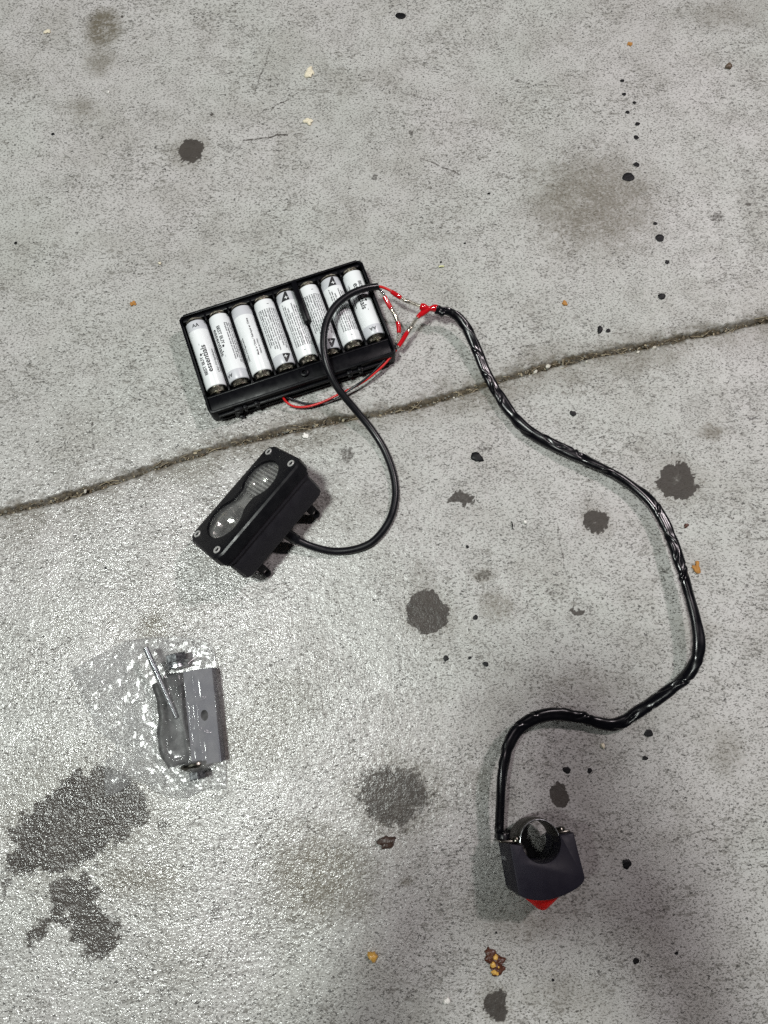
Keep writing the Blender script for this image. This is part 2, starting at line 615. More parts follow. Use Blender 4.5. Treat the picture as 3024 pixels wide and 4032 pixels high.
for a in [(405, 110, 66, 90, .95, .5, .6, 0), (390, 240, 62, 70, .6, .6, .8, 0), (320, 430, 60, 50, .55, .8, 1.2, 0), (2330, 800, 220, 190, .75, .6, 1.4, 0), (2150, 830, 60, 60, .5, .6, 1.2, 0),
          (1260, 3440, 190, 170, .85, .7, 1.2, 0), (1380, 3540, 90, 80, .6, .7, 1.2, 0), (605, 2468, 60, 60, .9, .7, .8, 0), (1955, 2385, 55, 60, .65, .6, .9, 0), (1650, 2260, 40, 50, .35, .7, 1, 0),
          (1000, 2900, 200, 120, .5, .9, 1.2, 0), (1100, 2760, 170, 110, .5, .9, 1.2, 0), (560, 3460, 160, 60, .7, .8, 1.2, 0), (2860, 2960, 70, 80, .4, .8, 1.2, 0), (2750, 2480, 60, 70, .4, .8, 1.2, 0),
          (2800, 1700, 60, 30, .7, .5, 1.0, 0), (1900, 2270, 50, 24, .6, .5, 1.0, 0), (2880, 60, 140, 50, .45, .9, 1.2, 0), (1200, 2020, 300, 90, .22, .9, 1.2, 0), (700, 2420, 120, 80, .35, .9, 1.2, 0),
          (1880, 3060, 60, 40, .3, .8, 1.2, 0), (2050, 3640, 120, 60, .45, .8, 1.2, 0), (1600, 3470, 30, 20, .6, .6, 1, 0), (2200, 3920, 160, 60, .4, .9, 1.2, 0), (2300, 2700, 170, 60, .35, .9, 1.2, 0)]:
    mG = np.maximum(mG, blob(*a))
for a in ((2668, 1895, 96, 94), (2348, 2052, 66, 68), (1682, 2412, 102, 104), (752, 592, 72, 80), (1952, 3958, 70, 74), (1552, 3130, 190, 160), (330, 3220, 330, 230)):
    mG = np.maximum(mG, blob(*a, .5, .6, 1.0, 0))
mG = np.maximum(mG, 0.55 * (1 - sstep(2, 26, np.abs(dist + 4) + 34 * (fbm(X / 45, Y / 45, 91, 3) - 0.35))))
mB = np.clip(1 - sstep(-0.6, 1.8, np.abs(dist) - hw + fine * 2.0), 0, 1)
mB = np.maximum(mB, 0.5 * chip)
# the clear sealer is thicker towards the lower left, worn towards the upper right
cS = at(330, 3050)
mS = 1 - sstep(60, 330, np.hypot((X - cS.x) * 1.0, (Y - cS.y) * 0.8) + 110 * (fbm(X / 60, Y / 60, 111, 4) - 0.5))
rs = random.Random(12)
SCR = [((957, 552), (1130, 528), .7), ((1660, 620), (1810, 690), .6), ((560, 3420), (900, 3120), .45), ((2030, 3560), (2260, 3430), .35), ((2373, 2950), (2680, 2960), .35), ((1580, 360), (1720, 400), .5), ((2280, 2950), (2200, 3040), .3),
       ((620, 3650), (760, 3800), .4), ((0, 2790), (330, 2770), .45), ((1300, 590), (1305, 640), .5), ((2010, 310), (2080, 330), .5), ((2880, 520), (2930, 720), .35), ((1340, 900), (1480, 1010), .35)]
for k in range(95):
    x0, y0 = rs.uniform(0, 3024), rs.uniform(0, 4032)
    a0, l0 = rs.choice((rs.gauss(-.25, .25), rs.gauss(.35, .3), rs.uniform(0, 3.1))), abs(rs.gauss(70, 70)) + 25
    SCR.append(((x0, y0), (x0 + l0 * math.cos(a0), y0 + l0 * math.sin(a0)), rs.uniform(.22, .5)))
for p_, q_, st in SCR:
    a0, c0 = at(*p_), at(*q_)
    bx = (X > min(a0.x, c0.x) - 4) & (X < max(a0.x, c0.x) + 4) & (Y > min(a0.y, c0.y) - 4) & (Y < max(a0.y, c0.y) + 4)
    xs_, ys_ = X[bx] + wx[bx] * 3, Y[bx] + wy[bx] * 3
    t_ = np.clip(((xs_ - a0.x) * (c0.x - a0.x) + (ys_ - a0.y) * (c0.y - a0.y)) / ((c0 - a0).length_squared + 1e-9), 0, 1)
    d_ = np.hypot(xs_ - a0.x - t_ * (c0.x - a0.x), ys_ - a0.y - t_ * (c0.y - a0.y))
    mR[bx] = np.maximum(mR[bx], st * (1 - sstep(0.3, 1.3, d_)))
mA = sstep(0.42, 0.66, fbm(X / 34, Y / 20, 101, 4, 0.6))


def grid_obj(name, side, mat, parent):
    ny, nx = X.shape
    fd = (dist[:-1, :-1] + dist[1:, 1:]) / 2
    keep = (fd > 0) if side > 0 else (fd <= 0)
    idx = np.arange(nx * ny).reshape(ny, nx)
    q = np.stack([idx[:-1, :-1], idx[:-1, 1:], idx[1:, 1:], idx[1:, :-1]], -1)[keep]
    used, inv = np.unique(q, return_inverse=True)
    q = inv.reshape(-1, 4)
    V = np.stack([X.ravel(), Y.ravel(), Z.ravel()], -1)[used] * MM
    me = bpy.data.meshes.new(name)
    me.vertices.add(len(V))
    me.vertices.foreach_set("co", V.ravel().astype(np.float32))
    me.loops.add(q.size)
    me.loops.foreach_set("vertex_index", q.ravel().astype(np.int32))
    me.polygons.add(len(q))
    me.polygons.foreach_set("loop_start", np.arange(0, q.size, 4, dtype=np.int32))
    me.polygons.foreach_set("loop_total", np.full(len(q), 4, np.int32))
    me.update()
    me.polygons.foreach_set("use_smooth", np.ones(len(q), bool))
    at_ = me.attributes.new("masks", 'FLOAT_COLOR', 'POINT')
    C = np.stack([mR.ravel(), mG.ravel(), mB.ravel(), mA.ravel()], -1)[used].astype(np.float32)
    at_.data.foreach_set("color", C.ravel())
    at2 = me.attributes.new("seal", 'FLOAT', 'POINT')
    at2.data.foreach_set("value", mS.ravel()[used].astype(np.float32))
    me.validate()
    me.materials.append(mat)
    o = bpy.data.objects.new(name, me)
    COL.objects.link(o)
    o.parent = parent
    return o


def concrete_mat():
    m, nt, b = new_mat("sealed_concrete")
    L = nt.links.new
    geo = nd(nt, "ShaderNodeNewGeometry")
    P = geo.outputs["Position"]
    at_ = nd(nt, "ShaderNodeAttribute", attribute_name="masks")
    sep = nd(nt, "ShaderNodeSeparateColor")
    L(at_.outputs["Color"], sep.inputs[0])
    r_, g_, b_ = sep.outputs[0], sep.outputs[1], sep.outputs[2]
    a_ = at_.outputs["Alpha"]
    # stretched coordinates for the trowel / scuff streaks
    mp = nd(nt, "ShaderNodeMapping")
    mp.inputs["Rotation"].default_value = (0, 0, R(-9))
    mp.inputs["Scale"].default_value = (0.42, 1.0, 1.0)
    L(P, mp.inputs["Vector"])
    S = mp.outputs[0]
    mp2 = nd(nt, "ShaderNodeMapping")
    mp2.inputs["Rotation"].default_value = (0, 0, R(-20))
    mp2.inputs["Scale"].default_value = (0.62, 1.0, 1.0)
    L(P, mp2.inputs["Vector"])
    low = noise_node(nt, P, 7, 4, 0.55)
    mid = noise_node(nt, P, 55, 5, 0.65)
    fin = noise_node(nt, P, 420, 3, 0.6)
    grain = noise_node(nt, P, 1300, 2, 0.5)
    streak = noise_node(nt, S, 420, 4, 0.62, 0.4)
    pits = noise_node(nt, mp2.outputs[0], 760, 2.0, 0.5, 0.5)
    fleck = noise_node(nt, mp2.outputs[0], 1150, 1.0, 0.5, 0.3)
    col = mixc(nt, ramp(nt, low, 0.35, 0.65), (0.420, 0.424, 0.400), (0.455, 0.438, 0.430))
    col = mixc(nt, ramp(nt, mid, 0.40, 0.70, 0.0, 0.34), col, (0.235, 0.225, 0.205))
    patch = noise_node(nt, P, 21, 5, 0.62)
    col = mixc(nt, ramp(nt, patch, 0.46, 0.67, 0.0, 0.30), col, (0.205, 0.190, 0.160))
    cloud = noise_node(nt, P, 9, 3, 0.5)
    col = mixc(nt, ramp(nt, cloud, 0.45, 0.68, 0.0, 0.14), col, (0.20, 0.195, 0.175))
    col = mixc(nt, ramp(nt, grain, 0.3, 0.75, 0.0, 0.22), col, (0.52, 0.52, 0.50))
    # worn spots where the darker aggregate shows, thicker in scuffed patches
    thr = math_node(nt, 'MULTIPLY', a_, 0.085)
    sv = math_node(nt, 'ADD', streak, thr)
    col = mixc(nt, ramp(nt, sv, 0.625, 0.69, 0.0, 0.62), col, (0.15, 0.142, 0.125))
    fv = math_node(nt, 'ADD', fleck, math_node(nt, 'MULTIPLY', ramp(nt, mid, 0.35, 0.65), 0.05))
    col = mixc(nt, ramp(nt, fv, 0.575, 0.65, 0.0, 0.72), col, (0.115, 0.110, 0.100))
    col = mixc(nt, ramp(nt, fleck, 0.40, 0.30, 0.0, 0.30), col, (0.56, 0.56, 0.54))
    pv = math_node(nt, 'ADD', pits, math_node(nt, 'MULTIPLY', a_, 0.03))
    pit = ramp(nt, pv, 0.645, 0.69)
    col = mixc(nt, math_node(nt, 'MULTIPLY', pit, 0.85), col, (0.055, 0.053, 0.05))
    # brown / olive soil
    gg = math_node(nt, 'MULTIPLY', g_, ramp(nt, math_node(nt, 'ADD', math_node(nt, 'MULTIPLY', fin, 0.6), math_node(nt, 'MULTIPLY', mid, 0.4)), 0.36, 0.56, 0.40, 1.0))
    col = mixc(nt, math_node(nt, 'MULTIPLY', gg, 0.95), col, (0.112, 0.096, 0.068))
    # oil and tar stains: the raised grains stay a little paler
    rn = math_node(nt, 'ADD', r_, math_node(nt, 'MULTIPLY', math_node(nt, 'SUBTRACT', fin, 0.5), 0.6))
    rk = ramp(nt, math_node(nt, 'ADD', rn, math_node(nt, 'MULTIPLY', math_node(nt, 'SUBTRACT', fleck, 0.5), 0.4)), 0.24, 0.56, 0.0, 0.95)
    rk = math_node(nt, 'MULTIPLY', rk, ramp(nt, r_, 0.1, 0.75, 0.42, 1.0))
    col = mixc(nt, rk, col, mixc(nt, mid, (0.022, 0.019, 0.017), (0.085, 0.074, 0.066)))
    # dirt packed along the joint
    dcol = mixc(nt, ramp(nt, fin, 0.3, 0.7), (0.026, 0.020, 0.013), (0.105, 0.084, 0.055))
    col = mixc(nt, math_node(nt, 'MULTIPLY', b_, ramp(nt, mid, 0.2, 0.6, 0.75, 1.0)), col, dcol)
    L(col, b.inputs["Base Color"])
    rg = ramp(nt, mid, 0.3, 0.7, 0.12, 0.22)
    seal = nd(nt, "ShaderNodeAttribute", attribute_name="seal").outputs["Fac"]
    rg = math_node(nt, 'ADD', rg, math_node(nt, 'MULTIPLY', math_node(nt, 'SUBTRACT', 1.0, seal), 0.26))
    rg = math_node(nt, 'ADD', rg, math_node(nt, 'MULTIPLY', b_, 0.5))
    L(rg, b.inputs["Roughness"])
    L(math_node(nt, 'SUBTRACT', math_node(nt, 'ADD', math_node(nt, 'MULTIPLY', seal, 0.26), 0.26), math_node(nt, 'MULTIPLY', rk, 0.20)), b.inputs["Specular IOR Level"])
    h = math_node(nt, 'ADD', math_node(nt, 'MULTIPLY', noise_node(nt, P, 900, 1.0, 0.5), 0.6), math_node(nt, 'MULTIPLY', fin, 0.15))
    h = math_node(nt, 'SUBTRACT', h, math_node(nt, 'MULTIPLY', pit, 0.25))
    bp = nd(nt, "ShaderNodeBump")
    L(math_node(nt, 'ADD', math_node(nt, 'MULTIPLY', seal, 0.26 * MM), 0.36 * MM), bp.inputs["Distance"])
    L(h, bp.inputs["Height"])
    L(bp.outputs[0], b.inputs["Normal"])
    return m


M_concrete = concrete_mat()
ground = tag(empty("ground"), kind="structure")
ground["label"] = "grey sealed concrete with oil stains and a dirty joint between two slabs"
grid_obj("concrete_slab", 1, M_concrete, ground)
grid_obj("concrete_slab", -1, M_concrete, ground)

# grit, husks and straw packed in the joint: nobody could count them
bm = bmesh.new()
rg = random.Random(3)


def pebble(bm, c, r, rnd, flat=0.7, mi=0, sub=1):
    b = bmesh.new()
    bmesh.ops.create_icosphere(b, subdivisions=sub, radius=1.0)
    M = Matrix.Rotation(rnd.uniform(0, 6.3), 3, 'Z') @ Matrix.Rotation(rnd.uniform(-.4, .4), 3, 'X')
    s = Vector((rnd.uniform(.75, 1.35), rnd.uniform(.6, 1.05), flat))
    for v in b.verts:
        k = rnd.uniform(.74, 1.22)
        p = M @ Vector((v.co.x * s.x, v.co.y * s.y, v.co.z * s.z)) * r * k
        v.co = p + Vector(c)
    for f in b.faces:
        f.material_index = mi
    merge(bm, b)


for i in range(1500):
    x = rg.uniform(-330, 330)
    off = rg.gauss(-0.2, 1.5)
    y = float(joint_y(x)) + off
    r = abs(rg.gauss(0, 0.42)) + 0.22
    pebble(bm, (x, y, -2.5 + rg.uniform(0, 1.0) + 0.15 * abs(off)), min(r, 1.7), rg, rg.uniform(.4, .8), rg.choice((0, 0, 0, 1, 2, 2)), 1)
for i in range(110):
    x = rg.uniform(-330, 330)
    y = float(joint_y(x)) + rg.gauss(0, 1.8)
    a = 0.24 + rg.gauss(0, 0.5)
    l = rg.uniform(3, 9)
    z = -0.9 + rg.uniform(-.6, .5)
    bend = rg.uniform(-.8, .8)
    p = [(x - math.cos(a) * l / 2, y - math.sin(a) * l / 2, z), (x + bend * math.sin(a), y + bend, z + .5), (x + math.cos(a) * l / 2, y + math.sin(a) * l / 2, z + .1)]
    n0 = len(bm.faces)
    add_tube(bm, spline(p, 1.5), rg.uniform(.14, .3), 5)
    bm.faces.ensure_lookup_table()
    for f in bm.faces[n0:]:
        f.material_index = rg.choice((0, 1, 1))
tag(finish("joint_grit", bm, [M_grit, M_grit2, M_grit3]), "brown grit, husks and straw packed along the joint in the concrete", kind="stuff")
# ------------------------------------------------------------------ eight-cell battery holder
HOLD = Matrix.Translation((-64.6, 230.1, 0)) @ Matrix.Rotation(R(19.5), 4, 'Z')
holder = tag(empty("battery_holder", M=HOLD), "open black plastic battery holder with eight white cells in a row", "battery holder")
HW, HD, HH = 64.9, 36.5, 15.6
bm = prism(rrect(HW * 2, HD * 2, 3.5, 4), 0, HH, 0.6, 0, holes=[rrect(HW * 2 - 3.4, HD * 2 - 3.4, 2.2, 3)])
merge(bm, prism(rrect(HW * 2 - 2.6, HD * 2 - 2.6, 2.6, 3), 0.4, 2.2))
# raised back ledge and thicker back rail
add_box(bm, (0, HD - 2.6, 7.5), (HW * 2 - 4, 3.2, 13.0), 0.5)
# rail along the rim
for sx in (-1, 1):
    add_box(bm, (sx * (HW - 0.9), 5, HH + 0.5), (1.6, HD * 2 - 16, 1.6), 0.5)
add_box(bm, (0, HD - 0.9, HH + 0.5), (HW * 2 - 7, 1.6, 1.6), 0.5)
finish("tray", bm, M_holder, holder)
# apron in front of the cells
bm = bmesh.new()
add_box(bm, (0, -29.2, 7.6), (HW * 2 - 3.8, 10.6, 12.2), 0.5)
add_box(bm, (0, -24.6, 7.0), (HW * 2 - 3.8, 1.4, 14.4), 0.35)
add_box(bm, (0, -35.6, 13.7), (HW * 2 - 10, 1.0, 0.8), 0.3)
finish("apron", bm, M_holder, holder)
# front lip along the wall foot
bm = bmesh.new()
add_box(bm, (0, -HD - 0.9, 9.8), (HW * 2 - 10, 1.9, 1.6), 0.4)
add_box(bm, (0, -HD - 0.5, 2.0), (HW * 2 - 10, 1.1, 2.2), 0.4)
finish("front_lip", bm, M_holder, holder)
for lx, w in ((-46, 5.5), (-33.5, 3.2), (31, 3.6), (38.5, 3.2), (-41.5, 2.6)):
    b = bmesh.new()
    add_box(b, (lx, -HD - 1.0, 10.8), (w, 2.6, 3.4), 0.4)
    add_box(b, (lx, -HD - 1.9, 8.6), (w * 0.8, 1.8, 1.6), 0.3)
    finish("latch", b, M_holder, holder)
b = bmesh.new()
add_box(b, (-47.0, -HD - 1.2, 6.0), (5.0, 2.2, 8.5), 0.5)
add_box(b, (-45.8, -HD - 2.2, 2.2), (3.2, 3.6, 2.6), 0.4)
finish("clip_hook", b, M_holder, holder)
b = bmesh.new()
add_lathe(b, [(3.0, 13.0), (3.0, 15.6), (2.6, 15.9), (1.45, 15.9), (1.35, 15.4), (1.3, 12.0), (0, 12.0)], 24, Matrix.Translation((2.5, -29.0, 0)))
finish("screw_boss", b, M_holder, holder)
XS = [-55.6 + 15.92 * i for i in range(8)]
for i in range(7):
    b = bmesh.new()
    xm = (XS[i] + XS[i + 1]) / 2
    if i == 4:
        add_box(b, (xm - 0.1, 19.5, 10.2), (4.2, 31, 15.6), 1.4)
        add_box(b, (xm, -10, 5.5), (1.1, 28, 8), 0.3)
    else:
        add_box(b, (xm, 5, 5.8), (1.1, 58, 8.6), 0.3)
        add_box(b, (xm, 31.2, 11), (1.1, 5.5, 9), 0.3)
        add_box(b, (xm, -21.5, 9.5), (1.3, 5.5, 10), 0.3)
    finish("divider", b, M_holder, holder)
RADB, AXZ = 6.95, 9.35
for i in range(8):
    plus_up = (i % 2 == 0)
    # wire-like spring cup at the near end, plate at the far end
    for end in (-1, 1):
        b = bmesh.new()
        if end < 0:
            y0 = -18.9
            prof = [(4.9, -0.9), (5.2, -0.6), (5.2, 2.6), (5.5, 3.0), (5.9, 3.3), (6.2, 3.6), (6.2, 3.95), (3.2, 4.05), (2.2, 4.3), (0, 4.4)]
            Mx = axis_matrix((XS[i], y0, AXZ), (0, -1, 0))
        elif plus_up:
            y0 = 31.2
            prof = [(6.1, 0.6), (6.4, 0.8), (6.4, 1.3), (0, 1.4)]
            Mx = axis_matrix((XS[i], y0 - 0.2, AXZ + 0.8), (0, 1, 0))
        else:
            y0 = 29.6
            prof = [(5.0, -0.6), (5.2, -0.4), (5.2, 1.9), (5.9, 2.3), (6.3, 2.6), (6.3, 3.0), (0, 3.1)]
            Mx = axis_matrix((XS[i], y0, AXZ + 0.4), (0, 1, 0))
        add_lathe(b, prof, 32, Mx)
        if end < 0 and i in (0, 7):
            add_lathe(b, [(1.9, 4.2), (1.9, 5.4), (1.2, 5.8), (0, 5.9)], 16, axis_matrix((XS[i] + 0.6, y0, AXZ + 2.6), (0, -1, 0.1)))
        finish("contact_spring" if (end < 0) or not plus_up else "contact_plate", b, M_nickel, holder)


# ------------------------------------------------------------------ the AA cells
def wrap(b, u0, s0, mode, rad, width=None, scale=1.0):
    """lay flat glyphs onto the cell: mode 'along' reads towards the + end, 'round' reads across"""
    xs = [v.co.x for v in b.verts]
    w = max(xs) - min(xs)
    k = (width / w) if width else scale
    x0 = min(xs)
    for v in b.verts:
        v.co = Vector(((v.co.x - x0) * k, v.co.y * k, 0))
    ax = 1 if mode == 'along' else 0
    lo = min(v.co[ax] for v in b.verts)
    hi = max(v.co[ax] for v in b.verts)
    c = math.floor(lo / 0.45) * 0.45
    n = Vector((0, 1, 0)) if ax == 1 else Vector((1, 0, 0))
    while c < hi:
        if c > lo:
            bmesh.ops.bisect_plane(b, geom=b.verts[:] + b.edges[:] + b.faces[:], plane_co=n * c, plane_no=n)
        c += 0.45
    for v in b.verts:
        gx, gy = v.co.x, v.co.y
        if mode == 'along':
            s, u = s0 + gx, u0 - gy
        else:
            s, u = s0 + gy, u0 + gx
        f = u / RADB
        v.co = Vector((rad * math.sin(f), s, rad * math.cos(f)))
    bmesh.ops.recalc_face_normals(b, faces=b.faces[:])
    return b


def flat_poly(pts):
    b = bmesh.new()
    b.faces.new([b.verts.new((x, y, 0)) for x, y in pts])
    return b


def make_cell():
    root = empty("battery")
    b = bmesh.new()
    MY = axis_matrix((0, 0, 0), (0, 1, 0))
    add_lathe(b, [(5.9, -24.55), (6.5, -24.55), (6.8, -24.3), (RADB, -23.9), (RADB, 17.5)], 56, MY, cap=False)
    finish("label_sleeve", b, M_white, root)
    b = bmesh.new()
    add_lathe(b, [(RADB, 17.5), (RADB, 23.9), (6.8, 24.3), (6.5, 24.55), (5.6, 24.55)], 56, MY, cap=False)
    finish("grey_band", b, M_grey, root)
    b = bmesh.new()
    add_lathe(b, [(0, -24.9), (5.4, -24.9), (5.7, -24.6), (6.6, -24.3)], 32, MY, cap=False)
    finish("negative_end", b, M_steel, root)
    b = bmesh.new()
    add_lathe(b, [(6.4, 24.2), (5.6, 24.4), (2.9, 24.4), (2.75, 24.7), (2.7, 25.6), (2.4, 25.8), (0, 25.8)], 32, MY, cap=False)
    finish("positive_end", b, M_steel, root)
    r1 = RADB + 0.03
    b = bmesh.new()
    merge(b, wrap(text_bm("essentials", 4.0, True), 2.1, -14.7, 'along', r1, 20.0))
    merge(b, wrap(text_bm("BEST BUY", 2.7, True, 0.92), -1.75, -15.8, 'along', r1, 13.6))
    merge(b, wrap(flat_poly([(0, 0), (1.2, 0), (1.6, .45), (1.6, .9), (1.2, 1.35), (0, 1.35)]), -1.75, -1.7, 'along', r1, 1.7))
    merge(b, wrap(text_bm("TM", 1.0), -1.2, 5.6, 'along', r1))
    merge(b, wrap(text_bm("AA", 3.5, True), -2.35, 19.4, 'round', r1, 4.9))
    # minus sign by the negative end
    merge(b, wrap(flat_poly([(0, 0), (1.5, 0), (1.5, .38), (0, .38)]), -17.0, -20.6, 'round', r1, 1.5))
    merge(b, wrap(text_bm("LR6|1.5V|15g|Alkaline", 1.9, True), 6.6, -15.4, 'along', r1, 17.5))
    merge(b, wrap(text_bm("LR06|1,5V|15g|Alcaline", 1.9, True), 9.0, -15.4, 'along', r1, 17.5))
    merge(b, wrap(text_bm("Made in China / Fabriqué en Chine", 1.8, True), 16.8, -13.6, 'along', r1, 28.0))
    merge(b, wrap(text_bm("Hecho en China", 1.5, True), 18.9, -12.6, 'along', r1, 11.0))
    finish("lettering", b, M_ink, root)
    b = bmesh.new()
    merge(b, wrap(flat_poly([(-4.2, 17.7), (2.0, 17.7), (1.5, 24.1), (0.2, 24.1)]), -16.3 - 4.2, 0, 'round', RADB + 0.025))
    pl = finish("plus_patch", b, M_ink, root)
    b = bmesh.new()
    merge(b, wrap(flat_poly([(-1.15, -.24), (1.15, -.24), (1.15, .24), (-1.15, .24)]), -16.3 - 1.0, 19.8, 'round', RADB + 0.055))
    merge(b, wrap(flat_poly([(-.24, -1.15), (.24, -1.15), (.24, -.25), (-.24, -.25)]), -16.3 - .1, 19.8, 'round', RADB + 0.055))
    merge(b, wrap(flat_poly([(-.24, .25), (.24, .25), (.24, 1.15), (-.24, 1.15)]), -16.3 - .1, 19.8, 'round', RADB + 0.055))
    finish("plus_sign", b, M_white, pl)
    warn = ["WARNING: Do not connect improperly, charge, open or", "dispose of in fire. Battery may explode or leak.", "Do not mix with used or other battery types.",
            "Replace all batteries at the same time.", "AVERTISSEMENT: Ne pas brancher incorrectement,", "recharger, ouvrir ou jeter au feu. La pile peut",
            "exploser ou couler. Ne pas melanger avec des", "piles usagees ou d'autres types de piles.", "Remplacer toutes les piles en meme temps."]
    b = bmesh.new()
    bb = bmesh.new()
    for k, t in enumerate(warn):
        u = -21.6 + 1.62 * k
        w = [33, 31, 29, 25, 32, 30.5, 30, 27, 28][k]
        g = wrap(text_bm(t, 1.45, True), u + 1.1, -17.0, 'along', r1, w)
        merge(bb if k in (0, 4) else b, g)
    finish("small_print", b, M_ink2, root)
    finish("warning_heading", bb, M_ink, root)
    return root


cell = make_cell()
cells_info = [
    (0.0, "AA battery at the left end of the holder, letters AA at its top"),
    (0.72, "second battery from the left, grey AA band at its lower end"),
    (-2.05, "third battery from the left, plain grey top band and a seam down its label"),
    (1.95, "fourth battery from the left, small print all over, black plus corner at the bottom"),
    (2.28, "fifth battery from the left, black plus corner at its top, beside the thick black rib"),
    (2.0, "sixth battery from the left, right of the thick rib, its plus corner under the cable"),
    (2.5, "seventh battery from the left, black plus corner on top and the cable crossing it"),
    (0.05, "AA battery at the right end of the holder, cable lying across its logo"),
]
for i, (roll, lab) in enumerate(cells_info):
    o = cell if i == 0 else copy_tree(cell)
    yy = 6.1 - (0.5 if i % 2 else 0)
    M = HOLD @ Matrix.Translation((XS[i], yy, AXZ))
    if i % 2:
        M = M @ Matrix.Rotation(math.pi, 4, 'Z')
    M = M @ Matrix.Rotation(roll, 4, 'Y')
    M.translation *= MM
    o.matrix_world = M
    tag(o, lab, "battery", "AA batteries in the black holder")


# ------------------------------------------------------------------ twin-beam lamp lying on its back edge
Ld = Vector((0.622, 0.783, 0)).normalized()
Rd = Vector((0.783, -0.622, 0)).normalized()
TILT = R(41)
Nn = (-Rd * math.sin(TILT) + Vector((0, 0, 1)) * math.cos(TILT)).normalized()
Yy = Nn.cross(Ld)
LM = Matrix((Ld, Yy, Nn)).transposed().to_4x4()
face_c = at(955, 1962, 34.0)
LM.translation = face_c
lampo = tag(empty("spotlight", M=LM), "black twin-lens spotlight tipped on its back beside the cable loop", "spotlight")


def fig8(cx, r, neck, n=22):
    """outline of two circles at +-cx joined by a waisted neck"""
    top = []
    N = 48
    xs = [cx + r - (2 * (cx + r)) * (0.5 - 0.5 * math.cos(math.pi * k / N)) for k in range(N + 1)]
    for x in xs:
        ax = abs(x)
        d = r * r - (ax - cx) ** 2
        yc = math.sqrt(max(d, 0)) if d > 0 else 0
        yn = neck + 0.022 * ax * ax if ax < cx else 0
        k = 1.2
        if ax < cx:
            y = max(yc, yn) + (k * 0.25 * max(0, 1 - abs(yc - yn) / k) ** 2)
            y = min(y, r)
        else:
            y = yc
        top.append((x, y))
    return top + [(x, -y) for x, y in reversed(top[1:-1])]


def cut_rect(w, h, c):
    a, b_ = w / 2, h / 2
    out = []
    for sx, sy in ((1, 1), (-1, 1), (-1, -1), (1, -1)):
        p = [(sx * a, sy * (b_ - c)), (sx * (a - c * .32), sy * (b_ - c * .32)), (sx * (a - c), sy * b_)]
        out += p if sx * sy > 0 else p[::-1]
    return [(x, y - 1.6) for x, y in out]


BZL, BZW = 79.0, 41.0
bm = prism(cut_rect(BZL, BZW, 6.0), -8.5, 0, 2.8, 0, holes=[fig8(16.2, 14.0, 8.2)], seg=3)
finish("bezel", bm, M_bezel, lampo, sharp=28)
# recessed inner lip of the opening
bm = prism(fig8(16.4, 14.4, 8.7), -4.2, -1.0, holes=[fig8(16.2, 13.5, 7.8)])
finish("bezel_lip", bm, M_bezel, lampo)
# finned housing behind it
F8 = fig8(16.2, 14.2, 8.6)
bm = prism(cut_rect(BZL - 3.4, BZW - 2.6, 5.0), -12.0, -8.4, 0.5, holes=[F8])
merge(bm, prism(cut_rect(BZL - 5.5, BZW - 4.2, 5.0), -13.4, -11.9, holes=[F8]))
merge(bm, prism(cut_rect(BZL - 6.5, BZW - 5.0, 5.0), -19.0, -13.3, 0.8, holes=[F8]))
merge(bm, prism(cut_rect(BZL - 6.5, BZW - 5.0, 5.0), -29.5, -19.0, 0, 1.6))
finish("housing", bm, M_lampbody, lampo, sharp=28)
# reflectors and led chips
for sx in (-1, 1):
    b = bmesh.new()
    prof = [(2.6, -14.0), (4.5, -13.4), (7.0, -11.8), (8.3, -10.7), (9.5, -9.6), (10.6, -8.4), (11.6, -7.1), (12.4, -5.8), (13.0, -4.6)]
    add_lathe(b, prof, 40, Matrix.Translation((sx * 16.2, 0, 0)), cap=False)
    finish("reflector", b, M_chrome, lampo)
    b = bmesh.new()
    add_box(b, (sx * 16.2, 0, -14.2), (5.0, 5.0, 1.2), 0.2)
    add_box(b, (sx * 16.2, 0, -13.4), (2.6, 2.6, 0.6), 0.15)
    finish("led", b, M_led, lampo)
b = bmesh.new()
merge(b, prism(fig8(16.2, 14.0, 8.4), -5.2, -4.6, holes=[circle(-16.2, 0, 12.9, 36), circle(16.2, 0, 12.9, 36)]))
finish("reflector_plate", b, plain("reflector_plate", (0.42, 0.42, 0.41), 0.4, metal=0.8), lampo)
for sx in (-1, 1):
    b = bmesh.new()
    add_tube(b, np.array([(sx * 16.2 + 12.7 * math.cos(t), 12.7 * math.sin(t), -4.4) for t in np.linspace(0, 2 * math.pi, 61)]), 0.6, 8)
    finish("reflector_rim", b, M_chrome, lampo)
    b = bmesh.new()
    add_lathe(b, [(2.3, -13.0), (2.2, -12.2), (1.6, -11.4), (0, -11.0)], 28, Matrix.Translation((sx * 16.2, 0, 0)), cap=False)
    finish("led_dome", b, M_sleeve, lampo)
